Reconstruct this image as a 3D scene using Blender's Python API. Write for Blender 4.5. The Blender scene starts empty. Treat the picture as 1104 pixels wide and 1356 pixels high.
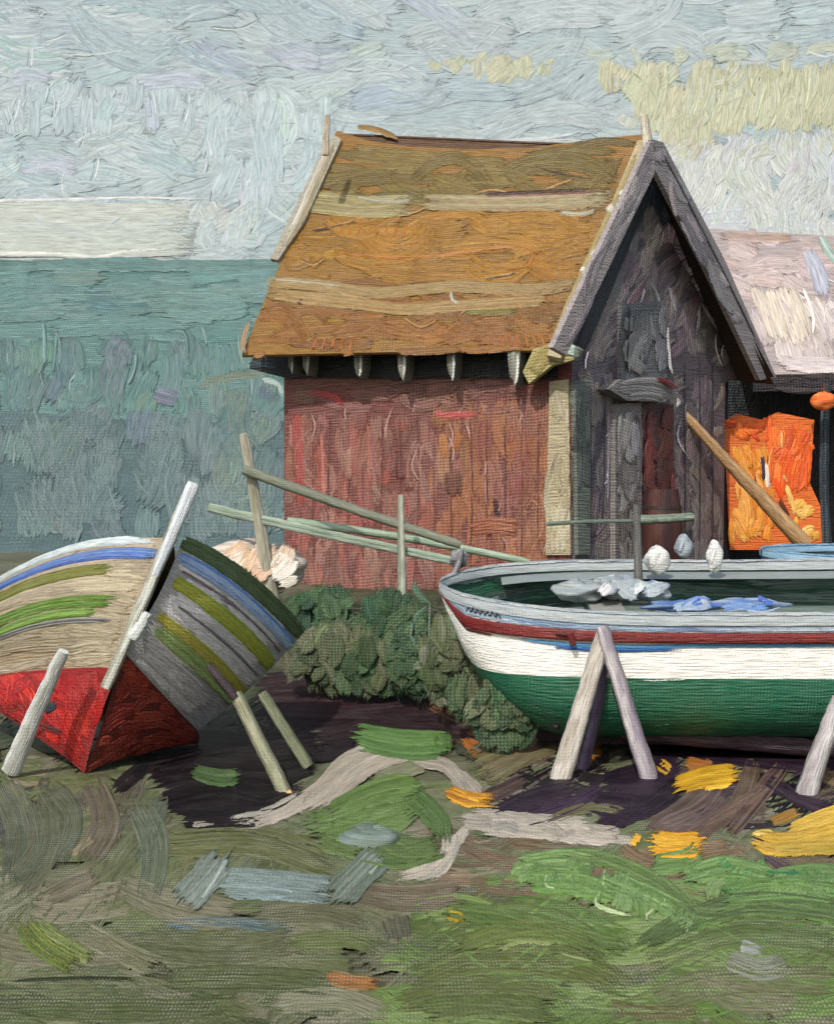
import bpy, math, random
import numpy as np
rng = np.random.default_rng(11)
C = bpy.context.scene.collection
F, CX, HY, EH = 1700.0, 552.0, 640.0, 1.9      # lens in picture units, horizon row, eye height (m)
UP = np.array([0, 0, 1.0])

# ------------------------------------------------------------------ helpers
def lin(c):
    c = np.asarray(c, float) / 255.0
    return np.where(c <= 0.04045, c / 12.92, ((np.clip(c, 0, 9) + 0.055) / 1.055) ** 2.4)
def at(px, py, Y):
    return np.array([(px - CX) / F * Y, Y, EH + (HY - py) / F * Y])
def norm(v):
    v = np.asarray(v, float); return v / (np.linalg.norm(v, axis=-1, keepdims=True) + 1e-12)

def ground_z(X, Y):
    X = np.asarray(X, float); Y = np.asarray(Y, float)
    def ss(a, b, t):
        t = np.clip((t - a) / (b - a), 0, 1); return t * t * (3 - 2 * t)
    z = 0.62 * ss(9.9, 13.6, Y) - 1.9 * ss(23, 42, Y)
    und = 0.035 * np.sin(X * 2.1 + 0.7 * Y) + 0.03 * np.sin(X * 0.9 - Y * 1.7 + 1.3) + 0.015 * np.sin(4.3 * X + 2.9 * Y)
    return z + und * ss(30, 10, Y) * (1 - 0.75 * ss(7.4, 8.4, Y) * (1 - ss(10, 11, Y)))

class Plane:
    def __init__(s, p0, n):
        s.p = np.asarray(p0, float); n = norm(n)
        if n @ (np.array([0, 0, EH]) - s.p) < 0: n = -n
        s.n = n
    def __call__(s, px, py):
        d = np.stack([(px - CX) / F, np.ones_like(px), (HY - py) / F], -1); o = np.array([0, 0, EH])
        t = ((s.p - o) @ s.n) / (d @ s.n)
        P = o + d * t[..., None]
        return P, np.broadcast_to(s.n, P.shape)
    def pt(s, px, py):
        return s(np.array([float(px)]), np.array([float(py)]))[0][0]
def facing(Y, tilt=0.0, yaw=0.0, z=1.0):
    return Plane((0, Y, z), (math.sin(yaw), -math.cos(yaw), tilt))
def vertical(a, b):
    d = np.array([b[0] - a[0], b[1] - a[1], 0.0]); return Plane(a, np.cross(d, UP))
def plane3(a, b, c): return Plane(a, np.cross(np.subtract(b, a), np.subtract(c, a)))
class Ground:
    Ys = np.concatenate([np.linspace(3.0, 16, 220), np.linspace(16.1, 60, 80)])
    def __call__(s, px, py):
        shp = px.shape; px = px.ravel(); py = np.maximum(py.ravel(), 740.0)
        X = (px[:, None] - CX) / F * s.Ys; Z = EH + (HY - py[:, None]) / F * s.Ys
        below = Z < ground_z(X, s.Ys[None, :]); i = np.clip(below.argmax(1), 1, len(s.Ys) - 1)
        lo, hi = s.Ys[i - 1].copy(), s.Ys[i].copy()
        for _ in range(12):
            m = (lo + hi) / 2; b = EH + (HY - py) / F * m < ground_z((px - CX) / F * m, m)
            hi = np.where(b, m, hi); lo = np.where(b, lo, m)
        Y = hi; X = (px - CX) / F * Y; e = 0.03
        gx = (ground_z(X + e, Y) - ground_z(X - e, Y)) / (2 * e); gy = (ground_z(X, Y + e) - ground_z(X, Y - e)) / (2 * e)
        P = np.stack([X, Y, ground_z(X, Y)], -1); N = norm(np.stack([-gx, -gy, np.ones_like(gx)], -1))
        return P.reshape(shp + (3,)), N.reshape(shp + (3,))
class Param:                       # any surface given as f(u, v) -> points; (u, v) in stroke units
    def __init__(s, f, flip=False): s.f = f; s.s = -1 if flip else 1
    def __call__(s, u, v):
        P = s.f(u, v); e = 0.5
        a = s.f(u + e, v) - s.f(u - e, v); b = s.f(u, v + e) - s.f(u, v - e)
        return P, norm(np.cross(a, b)) * s.s

def inside(poly, x, y):
    poly = np.asarray(poly, float); c = np.zeros(np.shape(x), bool); j = len(poly) - 1
    for i in range(len(poly)):
        xi, yi = poly[i]; xj, yj = poly[j]
        c ^= ((yi > y) != (yj > y)) & (x < (xj - xi) * (y - yi) / (yj - yi + 1e-9) + xi); j = i
    return c
def resample(pts, m):
    p = np.asarray(pts, float)
    if len(p) > 2:                                   # Catmull-Rom
        q = np.vstack([2 * p[0] - p[1], p, 2 * p[-1] - p[-2]]); out = []
        for i in range(1, len(q) - 2):
            t = np.linspace(0, 1, 12, endpoint=False)[:, None]
            a, b, c, d = q[i - 1], q[i], q[i + 1], q[i + 2]
            out.append(0.5 * (2 * b + (c - a) * t + (2 * a - 5 * b + 4 * c - d) * t * t + (3 * b - a - 3 * c + d) * t ** 3))
        p = np.vstack(out + [p[-1:]])
    L = np.concatenate([[0], np.cumsum(np.linalg.norm(np.diff(p, axis=0), axis=1))])
    t = np.linspace(0, L[-1], m)
    return np.stack([np.interp(t, L, p[:, 0]), np.interp(t, L, p[:, 1])], -1), L[-1]

class Part:
    """collects painted geometry and links it as ONE mesh object"""
    def __init__(s): s.V = []; s.C = []; s.U = []; s.A = []; s.Fq = []; s.Fp = []; s.n = 0; s.k = 0; s.th = .5; s.lf = .18; s.fw = 1.3; s.fl = 1.1
    def add(s, V, col, U, quads=None, polys=None, load=None):
        V = np.asarray(V, float); col = np.broadcast_to(col, V.shape).reshape(-1, 3); V = V.reshape(-1, 3)
        s.A.append(np.ones(len(V)) if load is None else load.ravel()); s.V.append(V); s.C.append(col); s.U.append(np.asarray(U, float).reshape(-1, 2))
        if quads is not None: s.Fq.append(np.asarray(quads) + s.n)
        if polys is not None: s.Fp += [[i + s.n for i in p] for p in polys]
        s.n += len(V)
    def grid(s, P, col, U, closed=False, load=None):
        a, b = P.shape[:2]; i = np.arange(a - 1)[:, None]; j = np.arange(b if closed else b - 1)[None, :]; j2 = (j + 1) % b
        q = np.stack([i * b + j, i * b + j2, (i + 1) * b + j2, (i + 1) * b + j], -1).reshape(-1, 4)
        s.add(P, np.broadcast_to(col, P.shape), U, quads=q, load=load)
    # one loaded brush stroke, a ridged ribbon of paint lying on a surface
    def stroke(s, surf, pts, w, col, col2=None, thick=1.3, lift=0.0, var=9, wob=0.6, taper=0.15, ridge=1.0, dry=1.0):
        thick *= s.th; lift *= s.lf
        _, L = resample(pts, 4)
        m = int(np.clip(L / 6, 5, 60)); lanes = int(np.clip(w / 1.7, 5, 20))
        p, L = resample(pts, m)
        t = np.gradient(p, axis=0); t /= np.linalg.norm(t, axis=1, keepdims=True) + 1e-9
        n = np.stack([-t[:, 1], t[:, 0]], -1)
        v = np.linspace(-1, 1, lanes); a = np.linspace(0, 1, m)
        ww = w / 2 * (1 - taper * (2 * a - 1) ** 4) * (1 + 0.06 * np.sin(a * rng.uniform(3, 9) + rng.uniform(0, 6)))
        jl = rng.normal(0, 1, lanes) * min(w * 0.16, L * 0.08) * wob * 1.6
        jr = rng.normal(0, 1, lanes) * min(w * 0.16, L * 0.08) * wob * 1.6
        rnd = (1 - np.sqrt(np.clip(1 - v * v * 0.9, 0, 1))) * min(w * 0.35, L * 0.2)
        sh = (-(a[:, None] - 0.5).clip(-0.5, 0) * 2) ** 2 * (rnd + jl)[None, :] - ((a[:, None] - 0.5).clip(0, 0.5) * 2) ** 2 * (rnd + jr)[None, :]
        edge = np.zeros((m, lanes)); edge[:, 0] = rng.normal(0, .5, m) * wob; edge[:, -1] = rng.normal(0, .5, m) * wob
        Q = p[:, None, :] + n[:, None, :] * (ww[:, None] * v[None, :] + edge)[..., None] + t[:, None, :] * sh[..., None]
        P, N = surf(Q[..., 0], Q[..., 1])
        sc = np.linalg.norm(P - np.array([0, 0, EH]), axis=-1) / F
        bl = rng.normal(0, 1, lanes) * 0.28
        h = 0.75 + bl[None, :] + rng.normal(0, .10, (m, lanes)) + ridge * 0.75 * (np.abs(v[None, :]) > 0.72) * rng.uniform(.3, 1.2, (1, lanes))
        h[-2:, :] += ridge * 0.7 * rng.uniform(.2, 1, lanes)[None, :]
        h[:, 0] = -0.5; h[:, -1] = -0.5; h[0, :] = -0.5; h[-1, :] = -0.5
        P = P + N * ((h * thick + lift) * sc)[..., None]
        c1 = np.asarray(col, float); c2 = c1 + rng.normal(0, 7, 3) if col2 is None else np.asarray(col2, float)
        lm = np.clip(0.5 + rng.normal(0, .35, lanes), 0, 1)[None, :] * (0.55 if col2 is None else 1.0)
        drift = np.clip(a[:, None] * rng.uniform(-.5, .5) + 0.1, -1, 1) * (0 if col2 is None else 1)
        mix = np.clip(lm + drift + rng.normal(0, .05, (m, lanes)), 0, 1)[..., None]
        colr = c1 * (1 - mix) + c2 * mix + (rng.normal(0, var, lanes)[None, :] * .6 + rng.normal(0, var * .35, (m, lanes)))[..., None]
        U = np.stack(np.broadcast_arrays((a * L / 10)[:, None] + rng.uniform(0, 90), v[None, :] * w / 20 + rng.uniform(0, 90)), -1)
        aa = a[:, None] + rng.normal(0, .03, (1, lanes))
        e0, e1 = rng.uniform(.10, .22), rng.uniform(.16, .38) + (.18 if rng.random() < .3 else 0)
        load = np.minimum(np.clip(.15 + aa / e0, 0, 1), np.clip(.12 + (1 - aa) / e1, 0, 1)) * rng.uniform(.86, 1.1, (1, lanes))
        load[:, 0] *= .45; load[:, -1] *= .45
        load = 1 - (1 - np.clip(load, 0, 1)) * dry
        s.grid(P, lin(np.clip(colr, 3, 250)), U, load=load)
        s.k += 1
    def fill(s, surf, poly, ang, L, w, pal, dens=1.7, thick=1.2, ja=12, curve=0.15, lift=0.0, lift2=1.6, var=7, clip=True):
        w *= s.fw; L *= s.fl
        poly = np.asarray(poly, float); x0, y0 = poly.min(0); x1, y1 = poly.max(0)
        n = int(np.ceil((x1 - x0) * (y1 - y0) * dens / (L * w))) + 1
        g = max(2.0, math.sqrt((x1 - x0) * (y1 - y0) / n)); gx = np.arange(x0, x1 + g, g); gy = np.arange(y0, y1 + g, g)
        X, Y = np.meshgrid(gx, gy); pts = np.stack([X.ravel(), Y.ravel()], -1) + rng.uniform(-.6, .6, (X.size, 2)) * g
        pts = pts[inside(poly, pts[:, 0], pts[:, 1])]; rng.shuffle(pts)
        for i, c in enumerate(pts):
            A = math.radians(ang(*c) if callable(ang) else ang) + math.radians(rng.normal(0, ja))
            d = np.array([math.cos(A), -math.sin(A)]); nn = np.array([d[1], -d[0]])
            l = L * rng.uniform(.6, 1.35); ww = w * rng.uniform(.65, 1.3)
            ts = np.linspace(-.5, .5, 9) * l; cv = rng.normal(0, curve) * l
            q = c + d * ts[:, None] + nn * (cv * ((ts / l * 2) ** 2))[:, None]
            if clip:
                ok = inside(poly, q[:, 0], q[:, 1])
                for sgn in (-.36, .36): ok &= inside(poly, q[:, 0] + nn[0] * ww * sgn, q[:, 1] + nn[1] * ww * sgn)
                if not ok[4]:
                    ww *= .5; ok = inside(poly, q[:, 0], q[:, 1])
                    if not ok[4]: continue
                a = b = 4
                while a > 0 and ok[a - 1]: a -= 1
                while b < 8 and ok[b + 1]: b += 1
                if b - a < 2: continue
                q = q[a:b + 1]
            pk = pal[rng.integers(len(pal))]; c2 = pal[rng.integers(len(pal))] if rng.random() < .45 else None
            s.stroke(surf, q[::max(1, (len(q) - 1) // 3)], ww, pk, c2, thick, lift + lift2 * i / max(1, len(pts)), var)
    # ridges of paint left by the edge of brush and knife: highlight painted as a light line, shade as a dark one beside it
    def accents(s, surf, poly, n, ang, L, w=2.6, light=(225, 228, 224), dark=(70, 76, 76), ja=16, curve=.12, th=2.6, lift=9):
        poly = np.asarray(poly, float); x0, y0 = poly.min(0); x1, y1 = poly.max(0); k = 0; n = 0 if surf is GR else n * .10; th *= .6; lift *= .7
        light = np.array(light) * .85 + 20; dark = np.array(dark) * .9 + 12
        while k < n:
            c = np.array([rng.uniform(x0, x1), rng.uniform(y0, y1)])
            A = math.radians((ang(*c) if callable(ang) else ang) + rng.normal(0, ja)); d = np.array([math.cos(A), -math.sin(A)]); nn = np.array([d[1], -d[0]]); l = L * rng.uniform(.35, 1.4)
            cv = rng.normal(0, curve) * l; q = np.array([c - d * l / 2, c + nn * cv, c + d * l / 2])
            if not inside(poly, q[:, 0], q[:, 1]).all(): 
                k += .2; continue
            k += 1; m = rng.random()
            if m < .8: s.stroke(surf, q, w * rng.uniform(.7, 1.3), light, None, th, lift, 6, dry=.9)
            if m > .35: s.stroke(surf, q + nn * w * rng.choice([-1, 1]) * .9, w * rng.uniform(.6, 1.1), dark, None, .5, lift - 1, 6, dry=.9)
    # slab: polygon on a surface, extruded away from the viewer
    def slab(s, surf, poly, depth, col, off=0.0, sub=0):
        poly = np.asarray(poly, float); P, N = surf(poly[:, 0], poly[:, 1]); P = P + N * off
        B = P - N * depth; n = len(P); V = np.vstack([P, B])
        polys = [list(range(n)), [n + i for i in range(n)][::-1]] + [[i, n + i, n + (i + 1) % n, (i + 1) % n] for i in range(n)]
        s.add(V, lin(col), np.vstack([poly, poly]) / 10, polys=polys)
    def quad(s, pts, col):
        pts = np.asarray(pts, float); s.add(pts, lin(col), pts[:, [0, 2]] * 10, polys=[list(range(len(pts)))])
    def bar(s, a, b, w, t, col, up=UP):
        a, b = np.asarray(a, float), np.asarray(b, float); d = norm(b - a); x = norm(np.cross(d, up)); y = np.cross(x, d)
        V = []
        for q in (a, b):
            for i, j in ((-1, -1), (1, -1), (1, 1), (-1, 1)): V.append(q + x * i * w / 2 + y * j * t / 2)
        s.add(V, lin(col), np.array(V)[:, :2] * 10, polys=[[0, 1, 2, 3], [7, 6, 5, 4], [0, 4, 5, 1], [1, 5, 6, 2], [2, 6, 7, 3], [3, 7, 4, 0]])
    # rough tapered pole with streaky paint
    def pole(s, a, b, r0, r1, pal, bend=0.03, m=16, k=12, flat=0.75):
        a, b = np.asarray(a, float), np.asarray(b, float); L = np.linalg.norm(b - a); d = (b - a) / L
        r0 *= .82; r1 *= .82; x = norm(np.cross(d, [0, -1, 0.05])); y = np.cross(d, x); t = np.linspace(0, 1, m)
        c = a + (b - a) * t[:, None] + x * (np.sin(t * 3.1) * bend * L * rng.normal(0, .6))[:, None] + x * rng.normal(0, r0 * .03, (m, 1))
        r = (r0 + (r1 - r0) * t); r[0] *= .92; r[-1] *= .86
        th = np.linspace(0, 2 * math.pi, k, endpoint=False); rr = r[:, None] * (1 + rng.normal(0, .09, (1, k)) + rng.normal(0, .02, (m, k)))
        P = c[:, None, :] + x * (rr * np.cos(th))[..., None] + y * (rr * flat * np.sin(th))[..., None]
        pal = np.asarray(pal, float); base = pal[rng.integers(len(pal), size=k)]
        run = pal[rng.integers(len(pal), size=(m // 3 + 1, k))].repeat(3, 0)[:m]
        col = base[None] * .6 + run * .4 + rng.normal(0, 5, (m, k, 1)) + rng.normal(0, 12, (1, k, 1))
        U = np.stack(np.broadcast_arrays(t[:, None] * L * 18 + rng.uniform(0, 50), th[None, :] * 1.2), -1)
        s.grid(P, lin(np.clip(col, 4, 250)), U, closed=True)
        s.add(np.vstack([P[0], P[-1]]), lin(pal[0]), np.zeros((2 * k, 2)), polys=[list(range(k))[::-1], [k + i for i in range(k)]])
    def blob(s, c, r, pal, rough=.08, a=18, b=26, squash=None):
        c = np.asarray(c, float); r = np.asarray(r, float); ph = np.linspace(0.02, math.pi - .02, a)[:, None]; th = np.linspace(0, 2 * math.pi, b, endpoint=False)[None, :]
        k1, k2, k3 = rng.uniform(1, 4, 3); o = rng.uniform(0, 6, 3)
        rr = 1 + rough * (np.sin(k1 * 2 * ph + o[0]) * np.cos(2 * th + o[1]) + .6 * np.sin(5 * ph + 3 * th + o[2])) + rng.normal(0, rough * .12, (a, b))
        D = np.stack([np.sin(ph) * np.cos(th), np.sin(ph) * np.sin(th), np.cos(ph) + 0 * th], -1) * rr[..., None]
        if squash: D[..., 2] = np.where(D[..., 2] < 0, D[..., 2] * squash, D[..., 2])
        P = c + D * r
        pal = np.asarray(pal, float); i1 = pal[rng.integers(len(pal), size=(a // 3 + 1, b // 3 + 1))].repeat(3, 0).repeat(3, 1)[:a, :b]
        col = i1 + rng.normal(0, 5, (a, b, 1))
        col = (col + np.roll(col, 1, 1) + np.roll(col, -1, 1)) / 3; col = (col + np.roll(col, 1, 0)) / 2
        s.grid(P, lin(np.clip(col, 4, 250)), D[..., [0, 2]] * [1.5, 2.5], closed=True)
    def build(s, name, mat, parent=None, smooth=True):
        V = np.vstack(s.V); col = np.vstack(s.C); U = np.vstack(s.U)
        faces = (np.vstack(s.Fq).tolist() if s.Fq else []) + s.Fp
        off = np.zeros(3)
        if parent is not None: off = np.array(ORI[parent.name]) if parent.name in ORI else np.zeros(3)
        me = bpy.data.meshes.new(name); me.from_pydata((V - off).tolist(), [], faces)
        ca = me.color_attributes.new('Col', 'FLOAT_COLOR', 'POINT')
        ca.data.foreach_set('color', np.hstack([np.clip(col, 0, 1), np.concatenate(s.A)[:, None]]).astype(np.float32).ravel())
        uv = me.uv_layers.new(name='brush'); li = np.empty(len(me.loops), np.int32); me.loops.foreach_get('vertex_index', li)
        uv.data.foreach_set('uv', U[li].astype(np.float32).ravel())
        if smooth and s.Fq:
            sm = np.zeros(len(me.polygons), bool); sm[:sum(len(q) for q in s.Fq)] = True; me.polygons.foreach_set('use_smooth', sm)
        me.materials.append(mat); me.update()
        o = bpy.data.objects.new(name, me); C.objects.link(o)
        if parent is not None:
            o.parent = parent
            ORI[o.name] = off
        return o
ORI = {}
def tag(o, label=None, cat=None, group=None, kind=None):
    if label: o['label'] = label
    if cat: o['category'] = cat
    if group: o['group'] = group
    if kind: o['kind'] = kind
    return o
def thing(name, loc, label, cat, group=None):
    o = bpy.data.objects.new(name, None); C.objects.link(o); o.location = loc; o.empty_display_size = .2
    ORI[o.name] = np.array(loc, float)
    return tag(o, label, cat, group)
def lifted(sf, d): return Plane(sf.p + sf.n * d, sf.n)
def gp(px, py):                       # ground point below a picture position
    return GR(np.array([float(px)]), np.array([float(py)]))[0][0]

# ------------------------------------------------------------------ material: loaded oil-like paint over coarse weave
def paint(name, weave=(180, 180, 180), wv=.30, speck=.3, rough=.40, bump=.7, gain=1.0, spec=.4, canvas=(.58, .57, .51)):
    m = bpy.data.materials.new(name); m.use_nodes = True; nt = m.node_tree; N = nt.nodes; Lk = nt.links; N.clear()
    out = N.new('ShaderNodeOutputMaterial'); bs = N.new('ShaderNodeBsdfPrincipled'); Lk.new(bs.outputs[0], out.inputs[0])
    def val(x, sock):
        if hasattr(x, 'node'): Lk.new(x, sock)
        else: sock.default_value = x
    def math_(op, a, b=0.0, c=None):
        n = N.new('ShaderNodeMath'); n.operation = op; val(a, n.inputs[0]); val(b, n.inputs[1])
        if c is not None: val(c, n.inputs[2])
        return n.outputs[0]
    at_ = N.new('ShaderNodeAttribute'); at_.attribute_name = 'Col'
    uv = N.new('ShaderNodeUVMap'); uv.uv_map = 'brush'
    mp = N.new('ShaderNodeMapping'); mp.inputs['Scale'].default_value = (.25, 2.6, 1); Lk.new(uv.outputs[0], mp.inputs[0])
    n1 = N.new('ShaderNodeTexNoise'); n1.inputs['Scale'].default_value = 1.6; n1.inputs['Detail'].default_value = 4; Lk.new(mp.outputs[0], n1.inputs['Vector'])
    tc = N.new('ShaderNodeTexCoord'); sp = N.new('ShaderNodeSeparateXYZ')
    n0 = N.new('ShaderNodeTexNoise'); n0.inputs['Scale'].default_value = weave[0] * .035; n0.inputs['Detail'].default_value = 3; Lk.new(tc.outputs['Object'], n0.inputs['Vector'])
    Lk.new(tc.outputs['Object'], sp.inputs[0])
    wob = math_('MULTIPLY', n0.outputs[0], 5.0)
    sx = math_('ABSOLUTE', math_('SINE', math_('MULTIPLY_ADD', sp.outputs[0], weave[0], wob)))
    ysum = math_('MULTIPLY_ADD', sp.outputs[1], weave[1], math_('MULTIPLY', sp.outputs[2], weave[2]))
    sy = math_('ABSOLUTE', math_('SINE', math_('ADD', ysum, wob)))
    thr = math_('MAXIMUM', sx, sy); knot = math_('MULTIPLY', sx, sy)
    n2 = N.new('ShaderNodeTexNoise'); n2.inputs['Scale'].default_value = weave[0] * .018; n2.inputs['Detail'].default_value = 6; n2.inputs['Roughness'].default_value = .7; Lk.new(tc.outputs['Object'], n2.inputs['Vector'])
    dry = N.new('ShaderNodeMapRange'); dry.inputs[1].default_value = .42; dry.inputs[2].default_value = .60; Lk.new(n2.outputs[0], dry.inputs[0])
    kk = N.new('ShaderNodeMapRange'); kk.inputs[1].default_value = .6; kk.inputs[2].default_value = .95; Lk.new(knot, kk.inputs[0])
    sx3 = N.new('ShaderNodeSeparateXYZ'); Lk.new(at_.outputs['Color'], sx3.inputs[0])
    lum = math_('MINIMUM', math_('MULTIPLY_ADD', sx3.outputs[1], 9.0, .18), 1.0)
    fac = math_('MULTIPLY', math_('MULTIPLY', math_('MULTIPLY', dry.outputs[0], kk.outputs[0]), speck), lum)
    # streaks of value inside the stroke
    st = N.new('ShaderNodeMapRange'); st.inputs[1].default_value = .3; st.inputs[2].default_value = .7; st.inputs[3].default_value = .72 * gain; st.inputs[4].default_value = 1.26 * gain; Lk.new(n1.outputs[0], st.inputs[0])
    vm = N.new('ShaderNodeVectorMath'); vm.operation = 'SCALE'; Lk.new(at_.outputs['Color'], vm.inputs[0]); Lk.new(st.outputs[0], vm.inputs['Scale'])
    mx = N.new('ShaderNodeMix'); mx.data_type = 'RGBA'; Lk.new(fac, mx.inputs[0]); Lk.new(vm.outputs[0], mx.inputs[6]); mx.inputs[7].default_value = (*canvas, 1)
    Lk.new(mx.outputs[2], bs.inputs['Base Color'])
    mp2 = N.new('ShaderNodeMapping'); mp2.inputs['Scale'].default_value = (.5, 6.5, 1); Lk.new(uv.outputs[0], mp2.inputs[0])
    n3 = N.new('ShaderNodeTexNoise'); n3.inputs['Scale'].default_value = 1.5; n3.inputs['Detail'].default_value = 3; n3.inputs['Roughness'].default_value = .65; Lk.new(mp2.outputs[0], n3.inputs['Vector'])
    ld = N.new('ShaderNodeMapRange'); ld.inputs[1].default_value = 0; ld.inputs[2].default_value = 1; ld.inputs[3].default_value = .22; ld.inputs[4].default_value = .86; Lk.new(at_.outputs['Alpha'], ld.inputs[0])
    gap = math_('MULTIPLY_ADD', knot, -.10, math_('SUBTRACT', ld.outputs[0], n3.outputs[0]))
    al = N.new('ShaderNodeMapRange'); al.inputs[1].default_value = -.03; al.inputs[2].default_value = .03; Lk.new(gap, al.inputs[0]); Lk.new(al.outputs[0], bs.inputs['Alpha'])
    bs.inputs['Roughness'].default_value = rough; bs.inputs['Specular IOR Level'].default_value = spec
    hgt = math_('ADD', math_('MULTIPLY', n1.outputs[0], 1.0), math_('MULTIPLY', thr, wv))
    bp = N.new('ShaderNodeBump'); bp.inputs['Strength'].default_value = bump; bp.inputs['Distance'].default_value = 2.6 / weave[0] * 1.2; Lk.new(hgt, bp.inputs['Height']); Lk.new(bp.outputs[0], bs.inputs['Normal'])
    return m
# weave frequency ~ pi / period ; period about 4 picture units at the surface's distance
def wk(Y): return math.pi / (3.9 * Y / F)
M_sky = paint('sky paint', (wk(160),) * 3, wv=.22, speck=.16, gain=.69, rough=.55, bump=.5)
M_hill = paint('hill paint', (wk(72), wk(72) * .3, wk(72)), speck=.18)
M_ground = paint('ground paint', (wk(6), wk(6) * .4, wk(6)), speck=.42, rough=.6, gain=.92, spec=.15, wv=.10)
M_grass = paint('grass paint', (wk(8), wk(8) * .3, wk(8)), speck=.12, spec=.25)
M_path = paint('sand paint', (wk(8), wk(8) * .3, wk(8)), speck=.5, rough=.55)
M_hut = paint('hut paint', (wk(16), wk(16) * .2, wk(16)), speck=.35)
M_roof = paint('roof paint', (wk(16), wk(16) * .2, wk(16)), speck=.12, wv=.2, gain=.66)
M_gable = paint('gable paint', (wk(16), wk(16) * .2, wk(16)), speck=.45, gain=1.6)
M_shed = paint('shed paint', (wk(19), wk(19) * .2, wk(19)), speck=.25)
M_boat = paint('boat paint', (wk(9), wk(9) * .2, wk(9)), speck=.22, wv=.25)
M_wood = paint('pole paint', (wk(9), wk(9) * .2, wk(9)), speck=.2, wv=.15)
M_net = paint('net paint', (wk(18), wk(18) * .2, wk(18)), speck=.1, wv=.15)
M_bush = paint('bush paint', (wk(11), wk(11) * .2, wk(11)), speck=.2, gain=.7, spec=.2)

# ------------------------------------------------------------------ sky
SK = Plane((0, 160, 0), (0, -1, .45)); GR = Ground()
p = Part(); p.th = .34; p.lf = .05
sx_ = np.linspace(-420, 420, 80)[:, None]; sz_ = np.linspace(-20, 230, 40)[None, :]
base = np.array([170, 187, 189.]) + rng.normal(0, 3, (80, 40, 1))
p.grid(np.stack(np.broadcast_arrays(sx_, 160.06 + .45 * sz_, sz_), -1), lin(base), np.stack(np.broadcast_arrays(sx_ * 1.2, sz_ * 1.2), -1))
S1 = [(174, 189, 190), (180, 195, 196), (169, 185, 188), (176, 192, 192), (184, 197, 197)]
p.fill(SK, [(-160, -120), (1264, -120), (1264, 350), (-160, 350)], 3, 110, 30, S1, 2.0, 1.2, ja=14)
p.fill(SK, [(-160, -40), (500, -40), (500, 110), (-160, 90)], -10, 150, 26, [(162, 180, 184), (170, 187, 190), (158, 178, 182)], 1.3, 1.4, ja=8, lift=2)
p.fill(SK, [(-100, 95), (330, 105), (330, 180), (-100, 190)], 82, 60, 22, [(178, 194, 197), (184, 199, 201), (172, 189, 193)], 1.3, 1.8, ja=14, lift=3)
p.fill(SK, [(-100, 175), (300, 175), (300, 255), (-100, 260)], -6, 100, 26, [(182, 200, 200), (176, 194, 195), (168, 188, 192)], 1.3, 1.6, lift=4)
p.fill(SK, [(250, 110), (430, 100), (440, 160), (360, 340), (290, 340)], 80, 75, 26, [(186, 203, 205), (178, 197, 200), (192, 207, 208)], 1.7, 1.9, ja=14, lift=5)
for x, y, l in ((70, 222, 90), (240, 110, 110), (40, 105, 60), (400, 82, 60)): p.stroke(SK, [(x - l / 2, y), (x, y - 5), (x + l / 2, y + 3)], 26, (186, 192, 203), (176, 188, 198), 1.4, 7)
for i in range(5):
    y = 278 + i * 14; p.stroke(SK, [(-150, y + 3), (60, y), (180, y + 1), (305 - 4 * i, y - 2)], 21, (196, 202, 190), (186, 195, 186), 1.4, 8 + i * .3, var=5)
p.fill(SK, [(240, 258), (360, 250), (350, 335), (250, 338)], 70, 44, 20, [(188, 198, 192), (182, 198, 198), (192, 204, 203)], 2, 1.2, ja=25, lift=9)
# dark palette-knife cuts in the cloud
for a, b in (((38, 60), (33, 98)), ((58, 118), (66, 108)), ((22, 128), (10, 170)), ((75, 128), (66, 160)), ((196, 118), (202, 160)), ((246, 122), (240, 165)), ((268, 180), (276, 215)), ((126, 208), (118, 245)), ((46, 212), (42, 232))):
    p.stroke(SK, [a, ((a[0] + b[0]) / 2 + 2, (a[1] + b[1]) / 2), b], 3.2, (112, 128, 128), (150, 165, 165), .8, 10)
    p.stroke(SK, [(a[0] + 5, a[1]), ((a[0] + b[0]) / 2 + 7, (a[1] + b[1]) / 2), (b[0] + 5, b[1])], 3.2, (214, 224, 224), None, 2.2, 10)
YL = [(194, 196, 164), (188, 190, 156), (200, 201, 170), (192, 197, 170)]
p.fill(SK, [(790, 72), (900, 76), (1250, 70), (1250, 175), (1000, 180), (940, 200), (905, 235), (880, 200), (800, 130)], 78, 80, 30, YL, 4.5, 2.4, ja=14, lift=7, curve=.1)
p.fill(SK, [(565, 75), (655, 66), (735, 72), (738, 105), (650, 118), (610, 100), (565, 102)], 60, 40, 20, [(186, 192, 166), (192, 194, 164)], 3.5, 1.9, ja=25, lift=7)
p.fill(SK, [(870, 190), (960, 175), (1250, 150), (1250, 340), (920, 330)], 85, 60, 30, [(200, 206, 198), (194, 202, 194), (206, 210, 203), (199, 205, 206)], 3, 1.6, ja=20, lift=9)
p.fill(SK, [(915, 270), (1250, 270), (1250, 330), (930, 330)], 5, 60, 20, [(205, 210, 212), (196, 202, 206)], 1.3, 1.6, lift=11)
for i, x in enumerate((918, 950, 966, 985, 1002, 1040, 1062)):
    p.stroke(SK, [(x + 6, 98 + (i % 3) * 8), (x + 2, 130), (x - 7, 162)], 3.4, (140, 140, 104), None, .8, 11)
    p.stroke(SK, [(x + 11, 98 + (i % 3) * 8), (x + 7, 130), (x - 2, 162)], 5, (218, 218, 182), None, 2.6, 11)
p.stroke(SK, [(470, 165), (520, 182), (600, 188), (700, 186), (830, 166)], 9, (206, 214, 214), (190, 205, 206), 2, 12)
LS, DS = (222, 231, 231), (128, 142, 144)
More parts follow.
